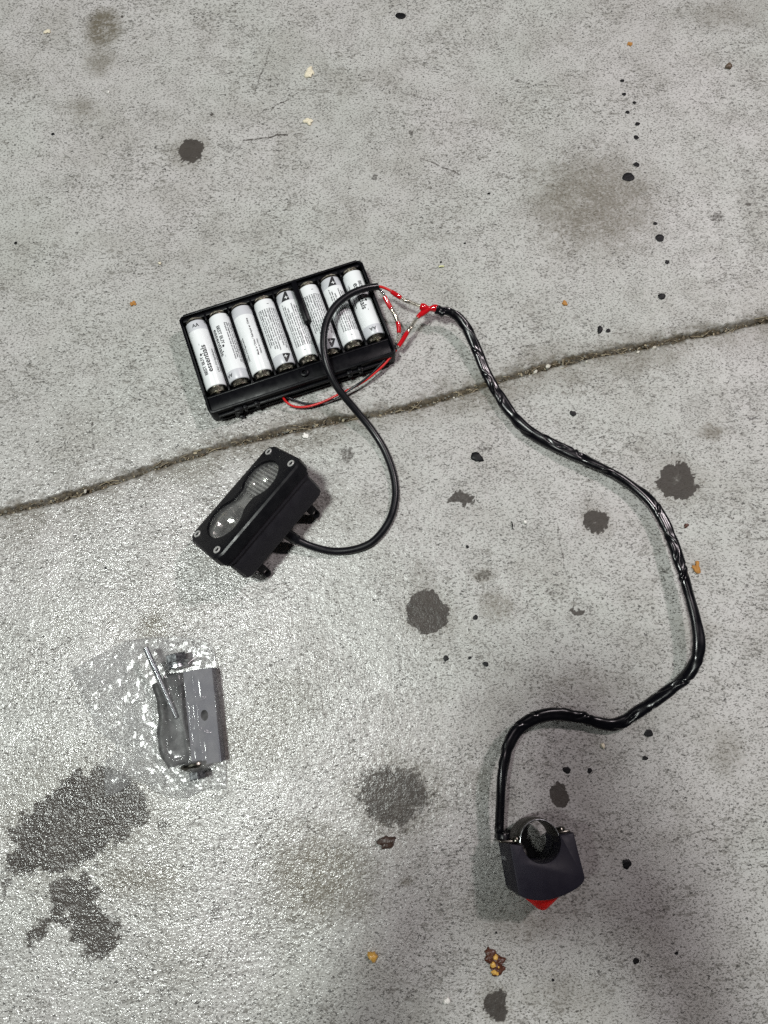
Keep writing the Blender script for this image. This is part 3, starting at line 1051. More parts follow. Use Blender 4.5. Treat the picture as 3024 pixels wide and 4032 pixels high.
# clear lens
b = bmesh.new()
merge(b, prism(fig8(16.2, 13.45, 7.75), -2.4, -1.4, 0.4))
lens = finish("lens", b, M_glass, lampo)
for k in range(9):
    xx = 6.6 + 2.5 * k
    d = 12.4 ** 2 - (xx - 16.2) ** 2
    hw_ = max(7.0, math.sqrt(d)) if d > 0 else 7.0
    if xx > 26:
        hw_ = math.sqrt(max(d, 4))
    b = bmesh.new()
    path = np.array([(xx, t, -2.9) for t in np.linspace(-hw_ + 0.4, hw_ - 0.4, 10)])
    add_tube(b, path, 0.75, 10)
    finish("lens_rib", b, M_rib, lens)
for sx in (-1, 1):
    for sy in (-1, 1):
        b = bmesh.new()
        Mx = Matrix.Translation((sx * 33.6, sy * 14.0 - 1.6, 0))
        add_lathe(b, [(2.45, -0.6), (2.45, 0.2), (2.2, 0.6), (1.35, 0.3)], 20, Mx, cap=False)
        add_lathe(b, [(1.35, 0.3), (1.2, -1.0), (0, -1.1)], 6, Mx, cap=False)
        finish("screw", b, M_screw, lampo)
# bracket ears on the back
for lx in (-25.0, 23.5):
    out = [(-3.0, 0), (3.0, 0), (2.9, 8), (2.6, 15)] + [(2.6 * math.cos(a), 16 + 2.8 * math.sin(a)) for a in np.linspace(0, math.pi, 9)] + [(-2.6, 15), (-2.9, 8)]
    b = prism(out, -1.6, 1.6, 0.5, 0.5, holes=[circle(0, 14.5, 1.5, 14)])
    # x along L, outline y runs out of the back (-N), plate lies across Y
    Mx = Matrix(((1, 0, 0, lx), (0, 0, 1, -7.0), (0, -1, 0, -29.0), (0, 0, 0, 1)))
    bmesh.ops.transform(b, matrix=Mx, verts=b.verts)
    bmesh.ops.recalc_face_normals(b, faces=b.faces[:])
    finish("mounting_ear", b, M_bezel, lampo)
LMi = LM.inverted()
gp = [at(1135, 2105, 12), at(1160, 2121, 9.0), at(1172, 2128, 7.8)]
b = bmesh.new()
pts = spline([LMi @ Vector((0, 0, 0)) if False else LMi @ p for p in [at(1112, 2090, 15)] + gp], 1.0)
add_tube(b, pts, lambda i, s, a: 3.6 if s < 10 else 3.3, 18)
finish("cable_gland", b, M_rubber, lampo)

# ------------------------------------------------------------------ round black cable from the lamp
CABLE = [(1487, 1128, 22), (1430, 1138, 24.5), (1370, 1164, 26), (1315, 1212, 26.5), (1282, 1280, 25.5), (1274, 1360, 24), (1288, 1440, 22), (1328, 1525, 17),
         (1398, 1612, 9.5), (1462, 1690, 4.5), (1515, 1775, 2.6), (1550, 1875, 2.4), (1556, 1965, 2.6), (1530, 2055, 3.0), (1470, 2130, 3.2), (1395, 2163, 3.2),
         (1310, 2170, 3.6), (1230, 2152, 5.5), (1165, 2124, 8.4), (1135, 2105, 11)]
path = spline([at(*p) for p in CABLE], 1.2)
bm = bmesh.new()
add_tube(bm, path, 2.42, 20)
cab = tag(finish("power_cable", bm, M_rubber), "round black cable looping from the spotlight over the batteries", "cable")


# ------------------------------------------------------------------ thin wires and clear solder sleeves
def wire(name, pts, mat, rad=0.75, parent=None):
    b = bmesh.new()
    add_tube(b, spline([at(*p) for p in pts], 0.9), rad, 10)
    return finish(name, b, mat, parent)


o = wire("red_wire", [(1480, 1128, 22.0), (1502, 1130, 21.8), (1528, 1140, 20.8), (1552, 1155, 19.6), (1575, 1172, 18.4)], M_wire_red, 0.95)
tag(o, "short red wire leaving the cut end of the round black cable", "wire")
o = wire("black_wire", [(1480, 1134, 21.2), (1498, 1142, 20.6), (1512, 1162, 19.2), (1520, 1182, 18.4)], M_wire_black, 0.85)
tag(o, "short black wire from the cable end beside the right battery", "wire")
lead = tag(empty("battery_lead"), "thin red and black wire pair leaving the front of the battery holder", "wire pair")
wire("red_lead", [(1560, 1378, 11.5), (1545, 1398, 11), (1508, 1440, 9.5), (1450, 1490, 8), (1395, 1524, 7.2), (1335, 1552, 6.5), (1270, 1583, 5), (1210, 1601, 4.2), (1160, 1601, 4.6), (1128, 1583, 6), (1112, 1558, 8.2), (1108, 1545, 9)], M_wire_red, 0.78, lead)
wire("black_lead", [(1562, 1352, 12.0), (1548, 1372, 11.4), (1508, 1425, 10.2), (1455, 1479, 8.6), (1405, 1516, 8.4), (1335, 1560, 5.4), (1275, 1583, 3.6), (1225, 1591, 3.2), (1172, 1581, 4.4), (1130, 1562, 6.5), (1114, 1545, 8.6)], M_wire_black, 0.78, lead)


def splice(pts, lab, ring_a, ring_b):
    """clear heat-shrink sleeve with a red ring near each end and a band of solder in the middle"""
    root = tag(empty("solder_sleeve"), lab, "wire connector", "clear solder sleeves on the wires")
    P = spline([at(*p) for p in pts], 0.5)
    n = len(P)
    b = bmesh.new()
    add_tube(b, P, lambda i, s, a: 1.28 + 0.22 * math.sin(math.pi * i / (n - 1)), 16)
    finish("sleeve", b, M_sleeve, root)
    b = bmesh.new()
    add_tube(b, P, 0.62, 10)
    finish("stripped_wire", b, M_solder, root)
    b = bmesh.new()
    i0, i1 = int(n * .44), int(n * .60)
    add_tube(b, P[i0:i1 + 1], lambda i, s, a: 1.0 + 0.35 * math.sin(math.pi * i / max(1, i1 - i0)), 12)
    finish("solder_band", b, M_solder, root)
    for lo, hi in (ring_a, ring_b):
        i0, i1 = int(n * lo), min(n - 1, int(n * hi))
        if i1 - i0 < 2:
            continue
        b = bmesh.new()
        add_tube(b, P[i0:i1 + 1], lambda i, s, a: 1.42 + 0.2 * math.sin(math.pi * i / max(1, i1 - i0)), 16)
        finish("red_ring", b, M_splice_red, root)
    return root


splice([(1538, 1146, 20.2), (1565, 1164, 19.0), (1590, 1180, 17.8), (1615, 1190, 17.0), (1640, 1200, 16.5), (1668, 1211, 16.2)],
       "solder sleeve in line between the cable's red wire and the red joint", (0.03, 0.34), (0.92, 1.0))
splice([(1500, 1146, 20.2), (1516, 1172, 18.8), (1530, 1198, 17.6), (1545, 1224, 16.4), (1558, 1248, 15.2), (1567, 1275, 14.2), (1571, 1300, 13.4), (1568, 1326, 12.8), (1560, 1352, 12)],
       "solder sleeve with dark ends on the black wire nearest the holder", (0.12, 0.36), (0.60, 0.80))
splice([(1665, 1228, 15.8), (1648, 1246, 15.2), (1632, 1266, 14.6), (1618, 1290, 14.0), (1602, 1312, 13.2), (1585, 1340, 12.6), (1568, 1366, 12)],
       "solder sleeve slanting down from the red joint to the red wire", (0.0, 0.18), (0.56, 0.98))
b = bmesh.new()
add_tube(b, spline([at(1655, 1206, 16.2), at(1672, 1212, 16), at(1690, 1216, 15.6), at(1708, 1214, 15.2), at(1726, 1216, 14.6)], 0.6), lambda i, s, a: 2.3 + 0.5 * math.sin(s * 0.75) + 0.12 * math.cos(2 * a), 18)
add_tube(b, spline([at(1684, 1218, 15.6), at(1670, 1230, 15.4), at(1656, 1240, 15.2)], 0.6), lambda i, s, a: 2.1 - 0.06 * s, 16)
jn = tag(finish("wire_joint", b, M_splice_red), "glossy red shrink joint where the three wires meet the black loom", "wire joint")

# ------------------------------------------------------------------ black vinyl loom from the joint to the switch
LOOM = [(1712, 1222, 14.6), (1742, 1224, 14.2), (1772, 1230, 13.5), (1802, 1248, 12.5), (1832, 1285, 11), (1858, 1335, 9), (1884, 1395, 7), (1908, 1455, 5.2), (1938, 1512, 4.4), (1968, 1562, 4.2),
        (2005, 1618, 4.4), (2055, 1675, 4.6), (2112, 1717, 4.8), (2178, 1752, 5.0), (2252, 1786, 5.4), (2330, 1822, 5.6), (2412, 1862, 5.8), (2490, 1912, 6.0), (2560, 1972, 7.0),
        (2606, 2040, 8.0), (2640, 2112, 9.0), (2668, 2190, 9.8), (2696, 2278, 10.5), (2722, 2370, 11.5), (2742, 2450, 12.5), (2752, 2530, 13.2), (2738, 2606, 12.0), (2696, 2670, 10),
        (2610, 2738, 7.5), (2515, 2800, 5), (2450, 2842, 3.8), (2405, 2854, 3.8), (2355, 2846, 5.0), (2290, 2826, 6.5), (2215, 2812, 8), (2150, 2814, 9.5), (2085, 2836, 11), (2035, 2876, 12.5),
        (2004, 2928, 14), (1988, 2992, 15.5), (1976, 3070, 16), (1971, 3150, 15), (1967, 3220, 13.5), (1966, 3296, 11.5)]
path = spline([at(*p) for p in LOOM], 0.8)
rgl = random.Random(5)
tw_k = [(rgl.uniform(0.010, 0.05), rgl.uniform(0, 6.3)) for _ in range(4)]
creases = []
sx_ = 8.0
while sx_ < 700:
    creases.append((sx_, rgl.uniform(0, 6.3), rgl.uniform(0.45, 1.35), rgl.uniform(2.0, 6), rgl.choice((-1, 1)) * rgl.uniform(0.05, 0.28)))
    sx_ += rgl.uniform(5, 17)


def loom_r(i, s, a):
    r0 = 3.2 - 0.75 * math.exp(-s / 40.0) - (0.25 if s < 12 else 0)
    tw = math.pi / 2 + 0.55 * math.sin(0.06 * s + 1) + 0.5 * math.sin(0.023 * s)
    r = r0 * (1 + 0.20 * math.cos(2 * (a - tw)) + 0.05 * math.cos(3 * (a + 0.6 * tw)))
    r += 0.07 * math.sin(0.19 * s + 2 * math.sin(0.07 * s))
    for cs, ca, dep, wid, tws in creases:
        d = s - cs
        if dep > 1.0:
            r *= 1 - 0.13 * math.exp(-(d / 3.0) ** 2)
        if abs(d) < wid * 2:
            aa = (a - ca - tws * d + math.pi) % (2 * math.pi) - math.pi
            r -= dep * math.exp(-(d / wid) ** 2) * (math.exp(-(aa / 0.34) ** 2) - 0.45 * math.exp(-((abs(aa) - 0.62) / 0.3) ** 2))
    return r


bm = bmesh.new()
add_tube(bm, path, loom_r, 36)
loom = tag(empty("wire_loom", loc=path[0]), "black glossy vinyl sleeve curving from the red wire joint to the switch", "cable sleeve")
o = finish("sleeve", bm, M_loom, None, sharp=70)
o.parent = loom
o.matrix_parent_inverse = Matrix.Translation(-Vector(path[0]) * MM)
b = bmesh.new()
add_tube(b, spline([at(1716, 1216, 14.8), at(1735, 1226, 14.4), at(1748, 1240, 13.2)], 0.6), lambda i, s, a: 2.7 + .35 * math.cos(2 * a + s) + .25 * math.sin(1.4 * s), 18)
add_tube(b, spline([at(1726, 1226, 13), at(1738, 1240, 12.5), at(1742, 1246, 12)], 0.6), lambda i, s, a: 1.5 - .1 * s, 12)
o = finish("tape_wrap", b, M_loom, None, sharp=60)
o.parent = loom
o.matrix_parent_inverse = Matrix.Translation(-Vector(path[0]) * MM)
# ------------------------------------------------------------------ handlebar switch
ax = Vector((0.12, 0.10, 1)).normalized()
xx_ = (Vector((1, 0, 0)) - ax * ax.x).normalized()
yy_ = ax.cross(xx_)
SM = Matrix((xx_, yy_, ax)).transposed().to_4x4()
SWZ = 26.0
top_c = at(2132, 3315, SWZ + 3.2)
SM.translation = top_c - ax * SWZ
switch = tag(empty("handlebar_switch", M=SM), "black handlebar switch with a metal clamp ring and a red button below", "switch")
RH = 11.0


def sw_outline(grow=0.0):
    pts = [(-18.3, -1.0), (-16.9, -12.0), (-14.9, -27.6), (-14.3, -29.0), (-13.0, -30.3), (-10.9, -31.3), (-8.2, -32.1), (-5.0, -32.6), (-1.7, -32.8), (2.2, -32.5), (6.0, -31.7), (9.6, -30.6), (13.0, -29.3), (16.3, -27.8), (19.2, -26.1), (21.4, -24.4), (22.9, -22.6), (23.7, -20.6), (23.6, -19.0),
           (21.2, -6.0), (19.2, 4.6), (11.0, 3.3)]
    a0, a1 = math.atan2(3.3, 11.0), -math.pi + math.atan2(1.6, 10.9)
    pts = [(x, y if y > -5 else -5 + (y + 5) * 0.885) for x, y in pts]
    r = RH
    arc = [(r * math.cos(a), r * math.sin(a)) for a in np.linspace(a0 - .06, a1, 26)]
    return pts + arc


b = prism(sw_outline(), 13.2, SWZ, 1.0, 0.0)
finish("front_shell", b, M_switch, switch, sharp=25)
b = prism([(x * 0.985, y * 0.99) for x, y in sw_outline()], 0.6, 12.9, 0.0, 0.0)
es = [e for e in b.edges if all(v.co.z < 0.7 for v in e.verts) and any(abs(f.normal.z) < .5 for f in e.link_faces)]
finish("rear_shell", b, M_switch, switch, sharp=25)
b = prism([(x * 0.97, y * 0.98) for x, y in sw_outline()], 12.5, 13.6)
finish("seam", b, M_rubber, switch)
# clamp band round the bar
b = bmesh.new()
n = 30
rings = []
for k in range(n + 1):
    a = R(-4) + (math.pi + R(10)) * k / n
    ca, sa = math.cos(a), math.sin(a)
    rings.append([b.verts.new((r * ca, r * sa, z)) for r, z in ((RH, 4.0), (RH + 0.9, 4.0), (RH + 1.0, 7.5), (RH + 1.5, 8.3), (RH + 1.5, 18.5), (RH + 1.0, 19.2), (RH + 0.9, 23.5), (RH, 23.5))])
for A, B in zip(rings, rings[1:]):
    for k in range(8):
        b.faces.new((A[k], A[(k + 1) % 8], B[(k + 1) % 8], B[k]))
b.faces.new(rings[0][::-1])
b.faces.new(rings[-1])
bmesh.ops.recalc_face_normals(b, faces=b.faces[:])
band = finish("clamp_band", b, M_band, switch, sharp=30)
for zr, rr_ in ((23.7, RH + 0.45), (3.9, RH + 0.45)):
    b = bmesh.new()
    add_tube(b, np.array([(rr_ * math.cos(t), rr_ * math.sin(t), zr) for t in np.linspace(R(0), R(182), 40)]), 0.33, 8)
    finish("band_edge_highlight", b, M_steel, switch)  # bright wire added along the band's edges to stand in for their highlight
b = bmesh.new()
add_box(b, (-16.4, -0.2, 12.5), (11.0, 1.2, 15.0), 0.3)
finish("clamp_lug", b, M_darksteel, switch)
b = bmesh.new()
add_box(b, (15.2, 4.6, 13.5), (7.4, 1.2, 15.0), 0.3, rot=Matrix.Rotation(R(9), 4, 'Z'))
finish("clamp_lug", b, M_darksteel, switch)
for sx, sy, sz in ((14.6, 5.0, 16.5), (-12.6, 0.3, 19.0)):
    b = bmesh.new()
    Mx = axis_matrix((sx, sy, sz), (-0.16, 1, 0))
    add_lathe(b, [(2.7, 0), (2.7, 1.4), (2.3, 2.1), (1.2, 2.3)], 20, Mx, cap=False)
    add_lathe(b, [(1.2, 2.3), (1.0, 1.2), (0, 1.1)], 8, Mx, cap=False)
    finish("clamp_screw", b, M_darksteel, switch)
b = bmesh.new()
add_lathe(b, [(10.8, 0), (10.4, 1.2), (8.8, 3.0), (2.6, 8.0), (1.2, 8.7), (0, 8.9)], 32, axis_matrix((2.6, -27.6, 11.5), (0.02, -1, 0.05)))
finish("red_button", b, M_button, switch)
b = bmesh.new()
add_lathe(b, [(3.9, -2.0), (4.1, 1.0), (3.9, 1.8), (3.3, 2.0)], 24, axis_matrix((-17.9, 1.6, 11.0), (0, 1, 0)))
finish("sleeve_collar", b, M_rubber, switch)
b = text_bm("LIGHTS", 2.5, True)
w = max(v.co.x for v in b.verts)
for v in b.verts:
    # on the left wall: reads towards the front face, tops towards the clamp
    yq = -10.6 + v.co.y
    xw = -18.3 + (-1.0 - yq) * (1.4 / 11.0)
    v.co = Vector((xw * 0.985 - 0.05, yq, 2.2 + v.co.x * (9.6 / w)))
bmesh.ops.recalc_face_normals(b, faces=b.faces[:])
finish("lettering", b, M_grey, switch)

# ------------------------------------------------------------------ clear bag of mounting hardware
BZ = lambda x, y, z=0.0: at(230 + x / 2.304, 2460 + y / 2.304, z)


def frame(p, q, z):
    """frame with y running from p to q (bag pixel coordinates)"""
    a, c = BZ(*p, z), BZ(*q, z)
    d = (c - a)
    d.z = 0
    L = d.length
    y = d.normalized()
    x = Vector((y.y, -y.x, 0))
    M = Matrix((x, y, Vector((0, 0, 1)))).transposed().to_4x4()
    M.translation = ((a + c) / 2).to_2d().to_3d()
    return M, L


BM, BL = frame((1345, 1264), (1258, 405), 13)
brk = tag(empty("clamp_bracket", M=BM), "grey channel bracket with a round hole inside the clear bag", "bracket")
BWd = 17.5
out = [(-BWd / 2, -BL / 2), (BWd / 2, -BL / 2), (BWd / 2, BL / 2), (-BWd / 2, BL / 2)]
b = prism(out, 10.6, 12.6, 0.4, holes=[[(1.5 + 2.3 * math.cos(t), 0.2 + 3.2 * math.sin(t)) for t in np.linspace(0, 2 * math.pi, 22, endpoint=False)]])
finish("top_plate", b, M_bracket, brk)
for sx in (-1, 1):
    b = bmesh.new()
    add_box(b, (sx * (BWd / 2 - 1.0), 0, 5.6), (2.0, BL, 10.0), 0.3)
    finish("side_plate", b, M_bracket, brk)


def hexpts(r):
    return [(r * math.cos(R(60 * k + 17)), r * math.sin(R(60 * k + 17))) for k in range(6)]


def hexnut(r, h, M, hole=0.0):
    b = prism(hexpts(r), 0, h, 0.5, 0.5, seg=2)
    bmesh.ops.transform(b, matrix=M, verts=b.verts)
    return b


pA, pB = BZ(1062, 265, 8.5), BZ(1275, 1440, 8.5)
dAB = (pB - pA).normalized()
tb = tag(empty("through_bolt", loc=pA), "thick zinc bolt with hex head above the bagged bracket, domed washer below", "bolt")
finish("hex_head", hexnut(6.6, 5.0, axis_matrix((0, 0, 0), dAB)), M_steel, tb, sharp=20)
b = bmesh.new()
add_lathe(b, [(3.0, 4.9), (7.2, 5.0), (7.4, 5.4), (7.2, 6.2), (5.6, 6.6), (5.6, 7.4), (6.8, 7.8), (6.8, 8.6), (4.0, 8.8)], 32, axis_matrix((0, 0, 0), dAB))
finish("washer", b, M_steel, tb)
Lab = (pB - pA).length
b = bmesh.new()
add_lathe(b, [(3.2, Lab - 13.5), (8.6, Lab - 12.0), (8.8, Lab - 10.8), (7.6, Lab - 9.2), (4.6, Lab - 7.8), (3.0, Lab - 7.6)], 32, axis_matrix((0, 0, 0), dAB))
finish("domed_washer", b, M_darksteel, tb)
b = bmesh.new()
bb = hexnut(5.2, 5.0, axis_matrix(dAB * (Lab - 7.4), dAB))
merge(b, bb)
finish("nut", b, M_steel, tb, sharp=20)

# long thin threaded screw
pC, pD = BZ(790, 205, 16.0), BZ(1075, 850, 12.5)
dCD = (pD - pC).normalized()
LCD = (pD - pC).length
sb = tag(empty("threaded_rod", loc=pC), "bright thin threaded screw lying aslant in the clear bag", "screw")
prof = [(0, 0), (1.3, 0), (1.7, 0.4)]
z = 0.5
while z < LCD - 1.0:
    prof += [(1.95, z), (1.95, z + 0.12), (1.5, z + 0.45)]
    z += 0.8
prof += [(1.5, LCD - 0.4), (1.2, LCD), (0, LCD)]
b = bmesh.new()
add_lathe(b, prof, 18, axis_matrix((0, 0, 0), dCD))
finish("thread", b, M_steel, sb, sharp=50)

# curved clamp strap under the screw
b = bmesh.new()
SP = [BZ(900, 540, 2.5), BZ(945, 700, 4.5), BZ(960, 850, 5.5), BZ(950, 1000, 5.5), BZ(975, 1150, 5.0), BZ(1040, 1270, 3.5)]
add_tube(b, spline(SP, 1.0), lambda i, s_, a: 3.0 + 1.5 * abs(math.cos(a)) ** 1.5 + .25 * math.sin(s_ * .5), 16)
tag(finish("clamp_strap", b, M_bush), "dark curved rubber clamp strap in the middle of the bag", "clamp strap")
p2m, l2 = frame((1120, 1270), (1030, 440), 12)
b = prism(rrect(11.5, l2, 1.5, 3), 0.6, 12.2, 1.2)
pad2 = empty("clamp_half", M=p2m)
tag(pad2, "long black clamp half beside the left flank of the bracket, in the bag", "clamp half")
finish("block", b, M_bezel, pad2)

# the bag film
OUTL = [(110, 418), (300, 310), (430, 240), (600, 152), (830, 112), (1100, 108), (1340, 140), (1415, 220), (1462, 440), (1494, 700), (1510, 1000), (1528, 1260), (1530, 1488), (1420, 1490), (1300, 1512), (1150, 1584),
        (1000, 1562), (880, 1512), (780, 1442), (690, 1420), (560, 1512), (430, 1562), (418, 1450), (432, 1230), (520, 1168), (522, 1080), (420, 1010), (340, 935), (300, 830), (252, 740), (200, 620), (150, 515)]
PO = np.array([BZ(*p)[:2] for p in OUTL])
lo, hi = PO.min(0) - 1, PO.max(0) + 1
stp = 0.42
fx, fy = np.meshgrid(np.arange(lo[0], hi[0], stp), np.arange(lo[1], hi[1], stp))


def inside_dist(P, x, y):
    ins = np.zeros(x.shape, bool)
    dm = np.full(x.shape, 1e9)
    for i in range(len(P)):
        x1, y1 = P[i]
        x2, y2 = P[(i + 1) % len(P)]
        c = ((y1 > y) != (y2 > y)) & (x < (x2 - x1) * (y - y1) / (y2 - y1 + 1e-12) + x1)
        ins ^= c
        t = np.clip(((x - x1) * (x2 - x1) + (y - y1) * (y2 - y1)) / ((x2 - x1) ** 2 + (y2 - y1) ** 2), 0, 1)
        dm = np.minimum(dm, np.hypot(x - x1 - t * (x2 - x1), y - y1 - t * (y2 - y1)))
    return ins, dm


ins, dmn = inside_dist(PO, fx, fy)
sdist = np.where(ins, dmn, -dmn)


def seg_dist(a, c):
    ax_, ay_, bx_, by_ = a.x, a.y, c.x, c.y
    t = np.clip(((fx - ax_) * (bx_ - ax_) + (fy - ay_) * (by_ - ay_)) / ((bx_ - ax_) ** 2 + (by_ - ay_) ** 2), 0, 1)
    return np.hypot(fx - ax_ - t * (bx_ - ax_), fy - ay_ - t * (by_ - ay_)), t


H = np.full(fx.shape, 1.2) + 4.2 * fbm(fx / 22, fy / 22, 201, 3)
bi = BM.inverted()
lx = fx * bi[0][0] + fy * bi[0][1] + bi[0][3]
ly = fx * bi[1][0] + fy * bi[1][1] + bi[1][3]
dbr = np.hypot(np.maximum(np.abs(lx) - BWd / 2, 0), np.maximum(np.abs(ly) - BL / 2, 0))
H = np.maximum(H, 13.1 + 2.6 * np.maximum(0, 1 - np.abs(lx + 1.5) / 9.5) - 0.75 * dbr)
d_, t_ = seg_dist(pA, pB)
H = np.maximum(H, 15.6 - 0.06 * d_ ** 2 - 0.5 * d_ - 0.0 * t_)
d_, t_ = seg_dist(pC, pD)
H = np.maximum(H, 18.2 - 3.5 * t_ - 0.75 * d_)
di, _ = seg_dist(BZ(1050, 500), BZ(1130, 1230))
H = np.maximum(H, 13.4 - 0.7 * np.maximum(di - 5.5, 0))
di, _ = seg_dist(BZ(930, 560), BZ(980, 1220))
H = np.maximum(H, 9.0 - 0.35 * np.maximum(di - 4, 0))
for _ in range(4):
    Hp = np.pad(H, 1, mode='edge')
    H = np.maximum(H - 0.12, (Hp[:-2, 1:-1] + Hp[2:, 1:-1] + Hp[1:-1, :-2] + Hp[1:-1, 2:]) / 4)
flat = sstep(0.0, 1.5, dbr)
wxb = fbm(fx / 14, fy / 14, 211, 3) - 0.5
wyb = fbm(fx / 14, fy / 14, 221, 3) - 0.5


def ridge(sc, seed, ang, stretch):
    c, s = math.cos(R(ang)), math.sin(R(ang))
    u = (fx * c + fy * s + wxb * 12) / sc
    v = (-fx * s + fy * c + wyb * 12) / (sc * stretch)
    return 1 - np.abs(2 * vnoise(u, v, seed) - 1)


wr = 1.7 * ridge(21, 231, 25, 4.0) ** 9 + 1.5 * ridge(17, 241, -40, 4.0) ** 9 + 1.1 * ridge(12, 251, 75, 4.0) ** 8 + 1.2 * ridge(25, 263, 110, 3.0) ** 11
H = H + wr * (0.04 + 1.05 * flat) + (fbm(fx / 6, fy / 6, 271, 2) - 0.5) * 0.35 * (0.05 + flat)
# tight folds where the film is stretched over the hardware
FOLDS = [((1122, 425), (1205, 1275), .7), ((1250, 368), (1145, 520), .9), ((1248, 368), (1258, 620), .8), ((1258, 620), (1325, 1160), .7), ((1325, 1160), (1205, 1040), .9), ((1205, 1040), (1180, 700), .6), ((1050, 1395), (1325, 1180), .9),
         ((1258, 620), (1160, 720), .8), ((1225, 740), (1240, 950), 1.1), ((1270, 700), (1350, 660), .9), ((1290, 940), (1385, 975), .8), ((190, 392), (430, 398), 1.2), ((560, 410), (690, 440), 1.0), ((690, 440), (625, 540), .8),
         ((430, 862), (610, 988), 1.0), ((610, 988), (722, 940), .9), ((710, 790), (722, 950), .9), ((655, 790), (600, 960), .7), ((600, 800), (530, 900), .6), ((560, 840), (480, 880), .5), ((680, 980), (900, 965), .7),
         ((820, 1040), (1010, 1180), .8), ((920, 1050), (1000, 1160), .8), ((830, 1130), (880, 1200), .9), ((480, 250), (560, 330), .8), ((620, 160), (700, 150), .9), ((345, 450), (360, 520), .8), ((870, 170), (820, 230), .7),
         ((440, 1240), (440, 1540), .7), ((470, 1240), (610, 1480), .8), ((600, 1360), (700, 1330), 1.0), ((690, 1420), (860, 1440), .7), ((760, 1150), (720, 1350), .6), ((1460, 1290), (1465, 1480), .9), ((1180, 1560), (1330, 1440), .8),
         ((1300, 420), (1330, 700), .4), ((1350, 1000), (1360, 1240), .4), ((240, 640), (330, 760), .6), ((300, 560), (420, 640), .7), ((900, 700), (990, 560), .8), ((1090, 900), (1160, 760), .9), ((1060, 1020), (1120, 900), .9), ((1040, 640), (1100, 560), .8)]
for a_, c_, hh in FOLDS:
    a0, c0 = BZ(*a_, 10), BZ(*c_, 10)
    px_, py_ = fx + wxb * 3.0, fy + wyb * 3.0
    t_ = np.clip(((px_ - a0.x) * (c0.x - a0.x) + (py_ - a0.y) * (c0.y - a0.y)) / (c0 - a0).length_squared, 0, 1)
    dd = np.hypot(px_ - a0.x - t_ * (c0.x - a0.x), py_ - a0.y - t_ * (c0.y - a0.y))
    H = H + 0.85 * hh * np.exp(-(dd / 0.75) ** 2) * (0.45 + 0.55 * np.sin(math.pi * np.clip(t_, .05, .95)))
# fan of creases gathered at the left middle
cf = BZ(560, 1010)
ang = np.arctan2(fy - cf.y, fx - cf.x)
rr = np.hypot(fx - cf.x, fy - cf.y)
H += 0.8 * np.maximum(0, np.sin(ang * 22 + 3 * wxb)) ** 3 * np.exp(-((rr - 12) / 7) ** 2)
cap = 0.35 + (0.95 + 9.0 * (1 - sstep(0.0, 4.0, dbr))) * np.maximum(sdist, 0) ** 0.85 + 0.2 * ridge(9, 281, 0, 1)
H = np.minimum(H, cap)
gyy, gxx = np.gradient(sdist, stp)
gn = np.hypot(gxx, gyy) + 1e-9
near = (sdist < 0.3) & (sdist > -0.6)
fx = np.where(near, fx - sdist * gxx / gn, fx)
fy = np.where(near, fy - sdist * gyy / gn, fy)
keepv = sdist > -0.45
idx = -np.ones(fx.shape, int)
idx[keepv] = np.arange(keepv.sum())
Vt = np.stack([fx[keepv], fy[keepv], H[keepv]], -1)
bh = 0.45 + 0.35 * (fbm(fx / 5, fy / 5, 291, 3))
Vb = np.stack([fx[keepv], fy[keepv], np.minimum(bh, H)[keepv] - 0.05], -1)
q = np.stack([idx[:-1, :-1], idx[:-1, 1:], idx[1:, 1:], idx[1:, :-1]], -1).reshape(-1, 4)
q = q[(q >= 0).all(1)]
nt_ = len(Vt)
me = bpy.data.meshes.new("plastic_bag")
allv = np.vstack([Vt, Vb]) * MM
me.from_pydata(allv.tolist(), [], q.tolist() + (q[:, ::-1] + nt_).tolist())
me.polygons.foreach_set("use_smooth", np.ones(len(me.polygons), bool))
me.materials.append(M_film)
bag = bpy.data.objects.new("plastic_bag", me)
COL.objects.link(bag)
tag(bag, "crumpled clear plastic bag holding the loose mounting hardware", "plastic bag")

# ------------------------------------------------------------------ tar drops and litter on the concrete
rd = random.Random(21)


def lump(px, py, rx, ry, h, mat, name, lab, cat, group=None, rot=0.0, rough=0.18, seg=18, z0=0.1, pitted=0.0):
    """a low irregular drop or flake resting on the slab; radii given in photo pixels"""
    c = at(px, py)
    k = (at(px + 50, py) - at(px - 50, py)).length / 100.0
    b = bmesh.new()
    ph = [rd.uniform(0, 6.3) for _ in range(4)]
    rings = []
    for f, zz in ((1.0, -0.6), (1.0, 0.25), (0.86, 0.75), (0.5, 1.0)):
        ring = []
        for j in range(seg):
            a = 2 * math.pi * j / seg
            w = 1 + rough * (0.5 * math.sin(2 * a + ph[0]) + 0.4 * math.sin(3 * a + ph[1]) + 0.35 * math.sin(5 * a + ph[2]) + rd.uniform(-.35, .35))
            ca, sa = rx * k * f * w * math.cos(a), ry * k * f * w * math.sin(a)
            ring.append(b.verts.new((ca * math.cos(rot) - sa * math.sin(rot), ca * math.sin(rot) + sa * math.cos(rot), z0 + h * (zz + pitted * rd.uniform(-.4, .4) * (f < 1)))))
        rings.append(ring)
    for A, B in zip(rings, rings[1:]):
        for j in range(seg):
            b.faces.new((A[j], A[(j + 1) % seg], B[(j + 1) % seg], B[j]))
    ctr = b.verts.new((0, 0, z0 + h * 1.0))
    for j in range(seg):
        b.faces.new((rings[-1][j], rings[-1][(j + 1) % seg], ctr))
    o = finish(name, b, mat, None, sharp=60)
    o.location = Vector((c.x, c.y, 0)) * MM
    return tag(o, lab, cat, group)


